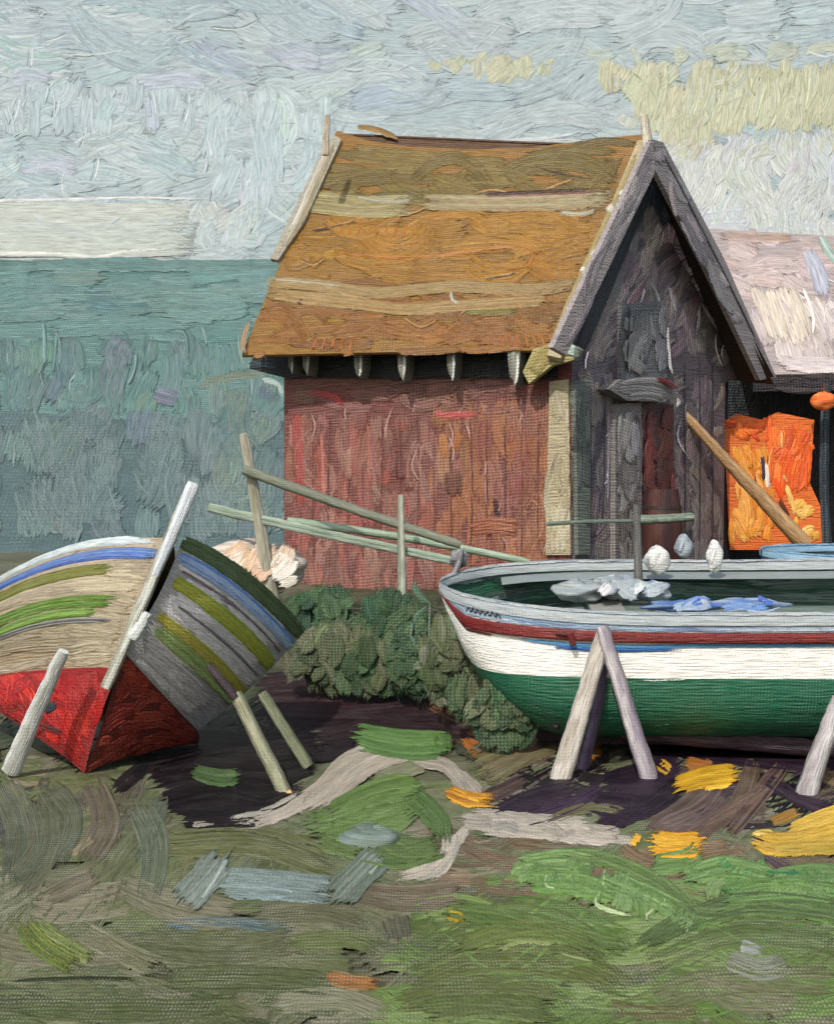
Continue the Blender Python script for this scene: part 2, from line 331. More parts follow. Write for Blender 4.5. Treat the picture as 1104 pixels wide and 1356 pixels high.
p.accents(SK, [(-100, 20), (560, 20), (560, 150), (430, 160), (-100, 130)], 70, -6, 60, 2.6, LS, DS, lift=14)
p.accents(SK, [(-100, 100), (420, 110), (350, 330), (-100, 250)], 170, 84, 46, 2.4, LS, DS, lift=14)
p.accents(SK, [(560, 20), (1200, 20), (1200, 80), (560, 170)], 60, 10, 50, 2.4, LS, DS, ja=30, lift=14)
p.accents(SK, [(800, 85), (1200, 85), (1200, 170), (900, 200)], 80, 80, 50, 2.6, (224, 224, 190), (146, 146, 108), lift=16)
p.fill(SK, [(780, 120), (900, 190), (1000, 175), (1200, 165), (1200, 205), (960, 225), (860, 215)], 60, 50, 20, [(194, 200, 182), (190, 196, 176), (198, 203, 190)], 1.2, 1.3, ja=30, lift=12)
p.fill(SK, [(760, 60), (1200, 55), (1200, 82), (780, 90)], 8, 50, 18, [(178, 190, 180), (184, 192, 174)], 1.2, 1.3, ja=20, lift=12)
p.accents(SK, [(900, 190), (1200, 170), (1200, 320), (940, 320)], 80, 84, 40, 2.4, (224, 228, 222), (148, 156, 148), ja=30, lift=16)
p.stroke(SK, [(-100, 268), (100, 264), (190, 262), (290, 266)], 4, (228, 230, 222), None, 2.6, 18); p.stroke(SK, [(-100, 336), (60, 336), (130, 340), (180, 332), (290, 330)], 5, (228, 232, 224), None, 2.8, 18); p.stroke(SK, [(-100, 343), (60, 341), (130, 344), (290, 336)], 3, (60, 72, 70), None, .8, 18)
tag(p.build('sky', M_sky), kind='structure')

# ------------------------------------------------------------------ hills and water
hp = Part(); hp.th = .34; hp.lf = .06; x = np.linspace(-150, 150, 90)[:, None]; yy = np.linspace(0, 1, 30)[None, :]
def hill_top(X): return 15.75 + .15 * np.sin(X * .13) + .08 * np.sin(X * .41)
HILL = Plane((0, 60, -1), (0, -.9, 1))
top = hill_top(x); Z = np.where(yy < .6, -1 + (top + 1) * yy / .6, top * (1 - ((yy - .6) / .4) * .5)); Yh = np.where(yy < .6, 60 + (Z + 1) / .9, 60 + (top + 1) / .9 + (yy - .6) * 120)
hp.grid(np.stack(np.broadcast_arrays(x, Yh, Z - .05), -1), lin((84, 116, 110)), np.stack(np.broadcast_arrays(x * 2, yy * 60), -1))
H1 = [(88, 118, 112), (94, 124, 118), (82, 112, 107), (90, 121, 115)]
hp.fill(HILL, [(-150, 345), (0, 342), (90, 346), (230, 338), (300, 342), (380, 345), (500, 345), (1300, 345), (1300, 450), (-150, 450)], 2, 100, 24, H1, 2.2, 1.4, ja=3, curve=.02)
for i in range(7): hp.stroke(HILL, [(-170 + i * 95, 352), (-110 + i * 95, 351), (-40 + i * 95, 352 + (i % 2))], 15, H1[i % 4], H1[(i + 1) % 4], 1.4, 9, dry=.6)
hp.fill(HILL, [(-150, 440), (420, 440), (420, 560), (-150, 560)], 80, 60, 24, [(90, 117, 110), (95, 121, 115), (84, 110, 105), (98, 116, 117), (88, 108, 104)], 2, 1.4, ja=14)
H2 = [(90, 108, 106), (96, 114, 112), (84, 102, 101), (92, 107, 108), (102, 118, 115)]
HILL2 = Plane((0, 48, -1), (0, -.9, 1))
hp.fill(HILL2, [(-150, 530), (270, 530), (420, 545), (420, 720), (-150, 720)], 84, 70, 30, H2, 2, 1.4, ja=12)
x = np.linspace(-150, 150, 60)[:, None]; yv = np.linspace(0, 1, 12)[None, :]; Zt = 4.9 + .4 * np.sin(x * .2)
hp.grid(np.stack(np.broadcast_arrays(x, 48 + (Zt + 1) / .9 * yv, -1.04 + (Zt + 1) * yv), -1), lin((82, 104, 104)), np.stack(np.broadcast_arrays(x * 2, yv * 60), -1))
for q in (((10, 462), (12, 520)), ((58, 425), (60, 490)), ((75, 440), (70, 500)), ((140, 445), (165, 440), (178, 480)), ((195, 440), (190, 500)), ((215, 440), (245, 440), (250, 480))):
    hp.stroke(HILL, list(q), 6, (120, 150, 144), (70, 96, 92), 2.4, 6)
hp.stroke(HILL, [(0, 392), (120, 390), (240, 396)], 3, (96, 128, 121), None, 2.6, 6)
for q in ([(80, 500), (60, 540)], [(200, 520), (240, 530)]): hp.stroke(HILL, q, 22, (96, 96, 112), (90, 112, 112), 1.4, 6)
hp.fill(HILL2, [(268, 500), (372, 500), (378, 700), (280, 700)], 78, 60, 22, [(98, 116, 106), (88, 108, 104), (104, 122, 116)], 2, 1.5, lift=5)
hp.stroke(HILL2, [(262, 512), (300, 500), (345, 497), (370, 512)], 12, (82, 92, 72), (98, 112, 96), 1.8, 9)
hp.stroke(HILL2, [(345, 502), (368, 510), (376, 530)], 8, (150, 166, 158), None, 2.2, 10)
hp.accents(HILL, [(-60, 360), (360, 360), (360, 430), (-60, 430)], 40, 3, 60, 2.2, (116, 146, 138), (58, 84, 80), lift=10)
hp.accents(HILL, [(-60, 430), (360, 430), (360, 530), (-60, 530)], 110, 82, 46, 2.4, (124, 150, 144), (58, 80, 78), lift=10)
hp.accents(HILL2, [(-60, 550), (380, 550), (380, 690), (-60, 690)], 130, 86, 46, 2.2, (122, 142, 138), (60, 76, 76), lift=10)
tag(hp.build('hills', M_hill), kind='structure')
w = Part(); wy = 43 + np.linspace(0, 1, 30)[None, :] ** 2 * 400; wx = np.linspace(-1, 1, 40)[:, None] * 300
w.grid(np.stack(np.broadcast_arrays(wx, wy, -.95 + .02 * np.sin(wx * 9 + wy * 4)), -1), lin((92, 116, 116)), np.stack(np.broadcast_arrays(wx, wy), -1))
tag(w.build('water', M_hill), kind='structure')

# ------------------------------------------------------------------ ground
g = Part(); g.th = .24; g.lf = .05; gx = np.sinh(np.linspace(-4.2, 4.2, 200))[:, None] * 9.0; gy = np.concatenate([np.linspace(-30, 3, 12), np.linspace(3.1, 20, 200), np.linspace(20.5, 60, 40), np.linspace(70, 400, 12)])[None, :]
gz = ground_z(gx + 0 * gy, gy + 0 * gx) - .012
cn = np.array([92, 92, 68.]) + rng.normal(0, 8, (gx.shape[0], gy.shape[1], 1)) + (np.sin(gx * 3) * np.cos(gy * 2.3))[..., None] * 8
g.grid(np.stack(np.broadcast_arrays(gx, gy, gz), -1), lin(cn), np.stack(np.broadcast_arrays(gx * 6, gy * 6), -1))
OL = [(104, 108, 78), (92, 102, 66), (116, 116, 88), (88, 94, 64), (100, 108, 72), (126, 122, 98)]
GN = [(96, 118, 60), (110, 134, 70), (84, 102, 52), (118, 138, 80), (98, 110, 62)]
g.fill(GR, [(-260, 1000), (1364, 1000), (1364, 1480), (-260, 1480)], lambda x, y: 12 + 22 * math.sin(x / 130. + y / 60.), 120, 38, OL, 2.6, 1.0, ja=16, var=6)
g.fill(GR, [(-260, 760), (-260, 1010), (1364, 1010), (1364, 760)], 5, 60, 20, [(70, 74, 50), (58, 58, 44), (84, 86, 60), (62, 70, 46)], 1.7, 1.0, ja=20)
DK = [(36, 26, 30), (24, 20, 23), (44, 32, 36), (32, 22, 34), (18, 16, 18)]  # near-black strokes paint the boats' shadow into the ground colour
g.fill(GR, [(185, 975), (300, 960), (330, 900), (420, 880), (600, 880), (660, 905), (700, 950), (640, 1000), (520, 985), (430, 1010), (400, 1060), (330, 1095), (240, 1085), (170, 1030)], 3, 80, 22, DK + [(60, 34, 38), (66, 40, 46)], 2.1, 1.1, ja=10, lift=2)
g.fill(GR, [(660, 985), (1300, 985), (1300, 1110), (1000, 1100), (870, 1085), (790, 1100), (650, 1080)], 8, 70, 20, DK + [(92, 76, 66), (70, 54, 60)], 2, 1.1, ja=20, lift=2)  # purple-black shadow beneath the right boat, carried by the stroke colours
g.fill(GR, [(-100, 1010), (110, 1030), (190, 1020), (240, 1090), (200, 1130), (-100, 1120)], 60, 60, 24, [(72, 76, 62), (84, 80, 66), (64, 62, 52), (92, 88, 72)], 1.6, 1.0, ja=30, lift=2)
g.fill(GR, [(560, 1090), (840, 1105), (1110, 1120), (1200, 1160), (900, 1200), (560, 1190)], -6, 90, 22, [(112, 92, 68), (124, 102, 78), (96, 84, 64), (104, 94, 70)], 1.8, 1.1, ja=8, lift=2)
g.fill(GR, [(560, 1180), (760, 1150), (1300, 1190), (1300, 1480), (380, 1480), (480, 1300)], lambda x, y: 18 * math.sin(x / 90.) + 4, 150, 34, GN, 2.6, 1.4, ja=12, lift=3)
g.fill(GR, [(-200, 1300), (420, 1310), (420, 1480), (-200, 1480)], 3, 110, 26, [(84, 92, 58), (92, 98, 64), (76, 84, 54)], 1.7, 1.2, ja=8, lift=3)
def G(pts, w, c, c2=None, th=1.8, li=8, part=g, **k): part.stroke(GR, pts, w, c, c2, th, li, **k)
G([(180, 1060), (205, 1120), (195, 1200)], 40, (88, 98, 76), (112, 116, 94))
G([(215, 1050), (200, 1110), (180, 1160)], 26, (76, 88, 68), (100, 108, 86), li=9)
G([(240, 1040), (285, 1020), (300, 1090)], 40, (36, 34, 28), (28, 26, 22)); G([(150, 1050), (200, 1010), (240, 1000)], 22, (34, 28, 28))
G([(215, 1120), (340, 1115), (450, 1150)], 44, (92, 98, 60), (106, 108, 70), li=9)
G([(230, 1105), (330, 1103), (440, 1128)], 7, (62, 60, 38), None, 2, 10)
G([(90, 1135), (125, 1108)], 14, (140, 124, 92), (120, 112, 84)); G([(60, 1190), (130, 1160)], 30, (120, 112, 90), (96, 92, 72))
G([(20, 1180), (60, 1120), (50, 1060)], 46, (82, 90, 66), (98, 98, 76))
G([(100, 1230), (180, 1270), (230, 1285)], 34, (134, 128, 104), (110, 112, 80)); G([(215, 1228), (300, 1222), (390, 1232)], 16, (96, 112, 110), (84, 100, 96))
G([(10, 1300), (110, 1296), (190, 1298)], 6, (54, 62, 34), None); G([(0, 1335), (160, 1340), (330, 1330)], 30, (88, 96, 58), (78, 88, 52))
G([(350, 1335), (440, 1322), (520, 1345)], 30, (140, 138, 112), (120, 120, 92)); G([(380, 1250), (470, 1245), (520, 1270)], 26, (88, 100, 54), (98, 106, 62))
G([(430, 1293), (465, 1300), (508, 1304)], 22, (166, 100, 50), (120, 100, 56), li=10)
G([(460, 1180), (540, 1190), (620, 1180)], 36, (112, 100, 80), (96, 92, 70)); G([(520, 1210), (530, 1250)], 40, (104, 98, 82), (88, 92, 68))
G([(960, 1270), (1010, 1285), (1060, 1270)], 34, (142, 144, 130), (112, 118, 92), li=9); G([(975, 1250), (1010, 1262)], 18, (172, 178, 174), (130, 136, 118), li=10)
G([(800, 1330), (860, 1342), (930, 1340)], 20, (112, 96, 68), (98, 104, 62)); G([(920, 1300), (980, 1320), (1060, 1330)], 40, (122, 118, 92), (102, 108, 72))
G([(990, 1060), (930, 1100), (850, 1170)], 24, (112, 90, 76), (90, 72, 62), li=11); G([(940, 1035), (900, 1070), (850, 1100)], 26, (106, 92, 78), (88, 72, 64), li=11)
G([(1000, 1000), (985, 1050), (960, 1090)], 24, (104, 86, 70), (84, 70, 58), li=11); G([(910, 1070), (955, 1085)], 14, (58, 38, 50), None, li=12)
G([(1010, 1130), (1060, 1160)], 18, (66, 48, 62), (90, 74, 66), li=11); G([(870, 1160), (920, 1130), (980, 1120)], 22, (122, 98, 72), (106, 90, 66), li=10)
G([(600, 960), (650, 975), (690, 985)], 26, (96, 68, 42), (60, 44, 42)); G([(612, 975), (640, 990)], 26, (186, 108, 32), (150, 90, 40), li=10)
G([(625, 935), (665, 942)], 18, (190, 106, 34), (110, 70, 40), li=10); G([(770, 985), (795, 1010)], 26, (190, 128, 34), (120, 90, 50), li=10)
G([(800, 1040), (760, 1065), (690, 1090)], 22, (40, 26, 44), (56, 38, 58), li=12); G([(880, 1000), (850, 1050), (790, 1098)], 26, (36, 24, 36), (48, 30, 46), li=12)
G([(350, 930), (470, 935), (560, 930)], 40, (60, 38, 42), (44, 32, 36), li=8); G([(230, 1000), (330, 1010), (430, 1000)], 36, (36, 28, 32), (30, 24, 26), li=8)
BK = (20, 16, 18)  # black and maroon strokes below draw the left boat's shadow in colour
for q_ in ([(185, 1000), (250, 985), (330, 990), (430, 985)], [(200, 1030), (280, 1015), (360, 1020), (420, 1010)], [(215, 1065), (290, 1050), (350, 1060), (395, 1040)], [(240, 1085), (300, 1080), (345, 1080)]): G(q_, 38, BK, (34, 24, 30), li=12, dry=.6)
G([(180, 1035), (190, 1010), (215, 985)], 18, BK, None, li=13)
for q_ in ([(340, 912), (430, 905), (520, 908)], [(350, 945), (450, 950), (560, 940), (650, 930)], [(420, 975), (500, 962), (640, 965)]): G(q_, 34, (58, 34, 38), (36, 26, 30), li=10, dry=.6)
for q_, w_ in (([(800, 1040), (850, 1030), (900, 1000)], 40), ([(780, 1062), (850, 1070), (900, 1040)], 34), ([(880, 985), (960, 1000), (1060, 1010), (1200, 1010)], 26), ([(790, 1098), (840, 1078), (880, 1050)], 20), ([(650, 1082), (700, 1060), (760, 1045)], 26)): G(q_, w_, (28, 18, 30), (44, 28, 44), li=12.5, dry=.5)  # shadow under trestle and right boat deepened with purple-black paint
for q_, w_, c_, d_ in (([(960, 1040), (930, 1075), (860, 1105)], 30, (110, 92, 82), (84, 66, 66)), ([(1040, 1010), (1000, 1060), (960, 1110)], 24, (112, 92, 72), (70, 50, 56)), ([(1010, 1030), (1060, 1060), (1110, 1075)], 20, (60, 44, 58), (40, 28, 40)), ([(905, 1010), (950, 1020)], 22, (186, 112, 34), (150, 96, 40)), ([(640, 960), (690, 950)], 22, (70, 44, 38), (110, 66, 36)), ([(780, 975), (800, 985)], 18, (196, 130, 40), None)): G(q_, w_, c_, d_, li=13.5)
for q_, w_, c_, d_ in (([(565, 930), (610, 948), (650, 950)], 22, (150, 92, 40), (80, 52, 42)), ([(620, 1000), (650, 985), (672, 968)], 18, (196, 116, 36), (150, 92, 42)), ([(700, 1030), (660, 1050), (630, 1060)], 20, (96, 78, 54), (60, 44, 50)), ([(720, 1090), (780, 1070), (830, 1075)], 16, (100, 98, 62), (84, 76, 56)), ([(870, 1010), (890, 1025)], 18, (200, 150, 44), None),
    ([(1060, 1010), (1100, 1030), (1150, 1035)], 20, (120, 96, 66), (96, 76, 60)), ([(930, 1095), (990, 1060), (1030, 1030)], 18, (124, 102, 84), (100, 78, 66)), ([(1020, 1090), (1060, 1075)], 16, (176, 128, 44), (130, 100, 56)), ([(820, 1120), (850, 1140), (900, 1150)], 18, (132, 104, 72), (110, 92, 66)), ([(560, 890), (640, 905), (700, 915)], 22, (56, 66, 44), (72, 78, 52)), ([(450, 880), (540, 895)], 22, (88, 92, 62), (64, 60, 48)), ([(600, 1050), (640, 1068)], 14, (160, 90, 30), None)): G(q_, w_, c_, d_, li=14)
# broad sweeps of the foreground
for q_, w_, c_, d_ in (([(0, 1030), (30, 1100), (20, 1180)], 50, (84, 94, 74), (104, 104, 80)), ([(60, 1040), (90, 1090), (60, 1160)], 44, (96, 96, 74), (80, 90, 68)), ([(120, 1030), (140, 1090), (110, 1150)], 40, (90, 84, 68), (106, 98, 76)), ([(150, 1170), (230, 1200), (330, 1215)], 46, (122, 118, 96), (98, 100, 72)),
    ([(-20, 1250), (60, 1262), (190, 1256)], 40, (98, 98, 68), (116, 112, 88)), ([(180, 1250), (300, 1260), (420, 1240)], 44, (100, 102, 72), (88, 94, 64)), ([(210, 1300), (330, 1296), (450, 1305)], 36, (94, 100, 62), (82, 90, 56)), ([(330, 1215), (420, 1206), (500, 1225)], 34, (106, 104, 76), (92, 94, 70)),
    ([(560, 1262), (640, 1222), (740, 1228), (830, 1285)], 44, (96, 108, 56), (82, 98, 50)), ([(540, 1300), (640, 1268), (760, 1280), (850, 1320)], 44, (86, 98, 52), (104, 112, 60)), ([(520, 1330), (640, 1312), (780, 1325)], 40, (98, 106, 58), (84, 94, 52)),
    ([(840, 1290), (920, 1250), (1010, 1235), (1160, 1260)], 42, (88, 104, 58), (104, 116, 70)), ([(850, 1330), (960, 1300), (1120, 1300)], 42, (110, 114, 80), (96, 104, 64)), ([(660, 1200), (740, 1210), (840, 1250)], 34, (94, 120, 60), (80, 104, 52))): G(q_, w_, c_, d_, li=7)
g.accents(GR, [(-60, 1030), (560, 1060), (560, 1345), (-60, 1345)], 170, lambda x, y: 75 if x < 210 and y < 1220 else 12, 50, 2.6, (158, 158, 132), (48, 50, 36), ja=30, lift=16, th=3)
g.accents(GR, [(560, 1130), (1160, 1150), (1160, 1345), (560, 1345)], 150, lambda x, y: 18 * math.sin(x / 90.) + 4, 60, 2.8, (140, 158, 104), (44, 58, 28), ja=14, lift=16, th=3)
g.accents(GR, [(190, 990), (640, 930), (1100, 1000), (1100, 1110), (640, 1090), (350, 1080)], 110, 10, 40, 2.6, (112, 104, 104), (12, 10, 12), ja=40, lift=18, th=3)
tag(g.build('ground', M_ground), kind='structure')

pa = Part(); pa.th = .2; pa.lf = .065; SD = [(172, 162, 144), (160, 150, 134), (184, 174, 158), (150, 142, 128)]
for q, ww in (([(560, 985), (490, 1010), (440, 1045), (400, 1075)], 34), ([(520, 985), (460, 1010), (420, 1050), (350, 1085), (290, 1095)], 24), ([(500, 1000), (440, 1040), (390, 1065)], 16), ([(540, 1005), (590, 1015), (610, 1040), (625, 1075)], 20), ([(600, 1085), (680, 1095), (760, 1102), (840, 1112)], 24), ([(620, 1075), (700, 1085), (790, 1090)], 16), ([(625, 1090), (600, 1120), (570, 1150), (520, 1165)], 16), ([(290, 1095), (250, 1092)], 12), ([(600, 1020), (640, 1060)], 22), ([(598, 1100), (590, 1140), (560, 1170)], 22), ([(640, 1098), (720, 1100), (800, 1112)], 26)):
    c = SD[rng.integers(4)]; pa.stroke(GR, q, ww, c, SD[rng.integers(4)], 1.3, 13)
pa.fill(GR, [(610, 1078), (860, 1098), (850, 1124), (600, 1106)], -4, 50, 12, SD, 1.5, 1.3, lift=14)
for q_ in ([(455, 1000), (500, 985), (545, 990)], [(300, 1085), (350, 1075), (400, 1050)], [(610, 1105), (600, 1135), (575, 1160), (530, 1168)]): pa.stroke(GR, q_, 8, (190, 186, 170), (150, 146, 130), 1.6, 16)
tag(pa.build('path', M_path), kind='structure')

gr = Part(); gr.th = .6; gr.lf = .07
def T(pts, w, c, c2=None, th=3.0, li=15, **k): gr.stroke(GR, pts, w, c, c2, th, li, **k)
T([(465, 972), (530, 985), (600, 985)], 34, (104, 138, 78), (84, 118, 64)); T([(470, 988), (540, 1000), (600, 998)], 18, (92, 124, 70), (80, 108, 60))
T([(585, 970), (588, 1000)], 26, (80, 108, 62), None)
for q_, w_, c_, d_ in (([(440, 1080), (500, 1050), (560, 1042)], 34, (108, 136, 74), (90, 116, 60)), ([(420, 1100), (500, 1075), (575, 1060)], 30, (94, 120, 64), (112, 138, 80)), ([(540, 1050), (580, 1090), (585, 1125)], 34, (86, 112, 60), (68, 96, 50)), ([(470, 1130), (530, 1138), (590, 1120)], 30, (70, 92, 50), (92, 112, 64)), ([(400, 1090), (450, 1085)], 26, (92, 108, 66), None)): T(q_, w_, c_, d_, li=15)
T([(250, 1022), (290, 1032), (325, 1030)], 22, (84, 108, 66), (70, 92, 58))
T([(560, 1045), (500, 1060), (450, 1085), (400, 1100)], 40, (98, 124, 64), (84, 108, 54)); T([(430, 1105), (490, 1100), (560, 1075)], 30, (88, 112, 60), (104, 128, 72))
T([(500, 1115), (550, 1130), (590, 1120)], 36, (76, 98, 52), (92, 110, 60)); T([(420, 1115), (480, 1130)], 26, (90, 108, 60), None)
T([(25, 1222), (55, 1255), (115, 1290)], 30, (122, 126, 40), (88, 104, 50), 3.6); T([(45, 1222), (85, 1250), (125, 1275)], 20, (104, 120, 52), (128, 136, 90), 3.6)
BG = [(104, 138, 74), (116, 150, 84), (92, 126, 64), (120, 148, 90)]
gr.fill(GR, [(660, 1140), (760, 1128), (850, 1160), (930, 1215), (1000, 1240), (900, 1235), (780, 1200), (670, 1170)], 65, 42, 24, BG, 2.2, 2.6, ja=18, lift=15)
gr.fill(GR, [(890, 1150), (960, 1130), (1130, 1160), (1200, 1200), (1100, 1200), (960, 1200), (920, 1190)], 55, 36, 20, BG + [(80, 128, 70)], 2.0, 2.6, ja=18, lift=15)
for q_, c_ in (([(680, 1150), (740, 1140), (800, 1150)], (124, 152, 90)), ([(690, 1170), (760, 1172), (820, 1190)], (112, 144, 78)), ([(800, 1165), (860, 1190), (910, 1215)], (128, 158, 96)), ([(900, 1165), (960, 1150), (1030, 1165)], (122, 150, 92)), ([(950, 1190), (1040, 1180), (1140, 1195)], (112, 142, 80)), ([(1020, 1165), (1090, 1160), (1180, 1175)], (104, 132, 70)), ([(860, 1150), (910, 1140), (930, 1125)], (110, 134, 84))): T(q_, 30, c_, (92, 124, 64), 3, 16)
for q in ([(730, 1132), (800, 1140), (870, 1170), (930, 1215), (1000, 1205), (1104, 1215), (1200, 1230)],): T(q, 22, (100, 122, 66), (84, 108, 54), 3, 18)
T([(840, 1260), (900, 1225), (980, 1200), (1060, 1203), (1200, 1225)], 30, (88, 108, 58), (74, 94, 50), 2.6, 17)
T([(580, 1205), (660, 1215), (760, 1240), (850, 1265)], 26, (92, 112, 56), (80, 100, 48), 2.6, 17)
T([(600, 1260), (680, 1235), (760, 1245), (820, 1290)], 26, (90, 104, 52), (104, 116, 60), 2.6, 18)
for q in ([(800, 1150), (797, 1180), (788, 1195), (800, 1205), (850, 1220)], [(875, 1185), (880, 1195), (855, 1215), (868, 1228)], [(725, 1155), (722, 1175), (740, 1182)]): T(q, 5, (176, 194, 142), None, 3, 22)
T([(735, 1152), (728, 1175)], 12, (50, 132, 72), (96, 150, 80), 3, 21); T([(1000, 1150), (980, 1165), (950, 1190)], 10, (40, 120, 60), (90, 140, 80), 3, 21); T([(1010, 1155), (1030, 1160), (1060, 1158)], 8, (36, 112, 62), None, 3, 21)
T([(655, 1262), (690, 1248), (740, 1252)], 7, (126, 138, 84), None, 3, 20); T([(560, 1340), (640, 1335), (760, 1345)], 34, (84, 98, 50), (98, 110, 62), 2.4, 17)
gr.accents(GR, [(660, 1145), (800, 1130), (1160, 1160), (1160, 1230), (800, 1230), (670, 1180)], 90, lambda x, y: 60 if y < 1190 else 0, 34, 2.6, (176, 198, 142), (40, 84, 36), ja=22, lift=26, th=3.4)
gr.accents(GR, [(400, 1080), (560, 1040), (600, 1120), (480, 1145)], 40, 20, 34, 2.4, (150, 172, 116), (44, 66, 34), ja=25, lift=24, th=3)
tag(gr.build('grass', M_grass), 'bright green and olive grass growing on the mounds in the foreground', 'grass', kind='stuff')


def dab(name, strokes, label, cat, mat, group=None, th=6, lift=14, base=None):
    q = Part(); q.th = .26; q.lf = .09
    for pts, ww, c, c2 in strokes: q.stroke(GR, pts, ww, c, c2, th, lift); lift += 1.2
    o = q.build(name, mat); return tag(o, label, cat, group)
Yg = 'yellow flowers and weed on the shore'
dab('flower_patch', [([(588, 1048), (620, 1060), (665, 1064)], 22, (206, 150, 40), (150, 84, 30)), ([(596, 1044), (640, 1066)], 10, (230, 180, 60), (200, 130, 40))], 'ochre and yellow flower patch at the bend of the sandy path, left of the trestle', 'flowers', M_grass, Yg)
dab('flower_patch', [([(890, 1045), (930, 1032), (985, 1025)], 28, (214, 170, 46), (190, 140, 30)), ([(930, 1045), (975, 1035)], 12, (234, 196, 70), None)], 'bright yellow flower patch in the shadow directly below the green boat bottom', 'flowers', M_grass, Yg)
dab('flower_patch', [([(858, 1118), (895, 1122), (940, 1118)], 38, (222, 178, 60), (206, 150, 30)), ([(862, 1132), (930, 1135)], 12, (232, 150, 30), None), ([(836, 1110), (848, 1118)], 16, (220, 168, 50), None)], 'broad thick yellow flower patch in front of the boat, touching the bright grass', 'flowers', M_grass, Yg)
dab('flower_patch', [([(995, 1112), (1040, 1120), (1130, 1100)], 30, (216, 174, 60), (190, 150, 50)), ([(1040, 1105), (1090, 1085), (1140, 1070)], 22, (206, 168, 60), (226, 186, 80)), ([(995, 1106), (1025, 1103)], 10, (236, 204, 110), None), ([(1020, 1130), (1140, 1122)], 18, (176, 150, 50), (210, 168, 60))], 'long yellow flower patch by the foot of the right-hand boat prop', 'flowers', M_grass, Yg)
dab('flower_patch', [([(590, 1212), (605, 1216), (615, 1222)], 16, (206, 170, 40), (120, 110, 40))], 'tiny yellow flower patch alone in the olive foreground grass', 'flowers', M_grass, Yg)
def stone(name, px, py, rx, ry, rz, pal, label, cat, mat, strokes=()):
    c = gp(px, py); q = Part(); d = c[1] / F
    q.blob(c - [0, 0, rz * d * .25], (rx * d, ry * d * 2.5, rz * d), pal, .10, squash=.3)
    for pts, ww, a, b in strokes: q.stroke(Plane(c + np.array([0, -ry * d * 2.4, 0]), (0, -1, 1.0)), pts, ww, a, b, 2.5, 1)
    t = q.build(name, mat); return tag(t, label, cat)
GB = [(130, 144, 136), (146, 160, 152), (112, 126, 118), (158, 170, 164)]
stone('stone', 492, 1112, 46, 16, 22, [(104, 120, 108), (92, 108, 92), (116, 132, 124)], 'rounded green-grey stone on the grassy mound by the path', 'stone', M_ground)
dab('driftwood_board', [([(280, 1170), (370, 1174), (465, 1184)], 42, (136, 150, 142), (112, 128, 122)), ([(310, 1180), (400, 1186)], 18, (124, 144, 146), (150, 162, 154))], 'pale blue-grey board lying flat in the foreground grass', 'board', M_wood, None, 5)
dab('driftwood_board', [([(296, 1136), (272, 1165), (236, 1204)], 46, (142, 152, 140), (112, 124, 112)), ([(300, 1138), (278, 1175), (262, 1200)], 12, (160, 172, 160), None)], 'grey-green ridged board across the left end of the pale flat board', 'board', M_wood, None, 7, 20)
dab('driftwood_board', [([(508, 1130), (474, 1162), (440, 1198)], 44, (128, 140, 124), (98, 112, 96)), ([(508, 1136), (485, 1165)], 10, (160, 168, 156), None)], 'grey-green ridged board across the right end of the pale flat board', 'board', M_wood, None, 7, 20)
dab('timber_board', [([(745, 960), (680, 995), (608, 1030)], 58, (122, 118, 84), (102, 92, 66)), ([(725, 985), (670, 1015), (630, 1034)], 16, (124, 108, 84), (100, 96, 70))], 'brown-olive timber board lying on ground painted in shadow tones left of the trestle', 'board', M_wood, None, 7, 16)

# ------------------------------------------------------------------ boathouse
BH = {k: at(*v) for k, v in dict(c0=(757, 775, 15), c1=(378, 770, 16.4), c2=(957, 745, 18.2), e0=(322, 476, 15.8), e1=(737, 470, 14.7), a1=(864, 190, 16.3)).items()}
hut = thing('boathouse', ((BH['c0'] + BH['c2']) / 2 * np.array([1, 1, 0]) + np.array([0, 0, .6])).tolist(), 'old timber boathouse with sagging ochre roof, red side wall and dark grey gable', 'boathouse')
SIDE = vertical(BH['c1'], BH['c0']); GAB = vertical(BH['c0'], BH['c2']); ROOF = plane3(BH['e0'], BH['e1'], BH['a1'])
gn = GAB.n
BRG = Plane(BH['c0'] + gn * .42, gn)
q = Part(); q.slab(SIDE, [(376, 462), (757, 462), (757, 800), (376, 800)], .12, (110, 62, 54))
RD = [(132, 88, 76), (120, 80, 70), (146, 102, 90), (112, 74, 66), (134, 96, 86), (146, 84, 74)]
q.fill(SIDE, [(376, 540), (580, 540), (580, 790), (382, 790)], 90, 62, 15, RD, 2.3, 1.5, ja=6)
q.fill(SIDE, [(570, 530), (752, 520), (752, 790), (570, 790)], 90, 62, 14, [(136, 88, 62), (146, 94, 66), (122, 78, 58), (152, 104, 74), (132, 82, 70)], 2.3, 1.5, ja=6)
q.fill(SIDE, [(378, 490), (740, 490), (740, 545), (378, 545)], 2, 70, 18, [(112, 74, 64), (122, 80, 68), (104, 66, 60)], 2.2, 1.5, ja=6, lift=2)
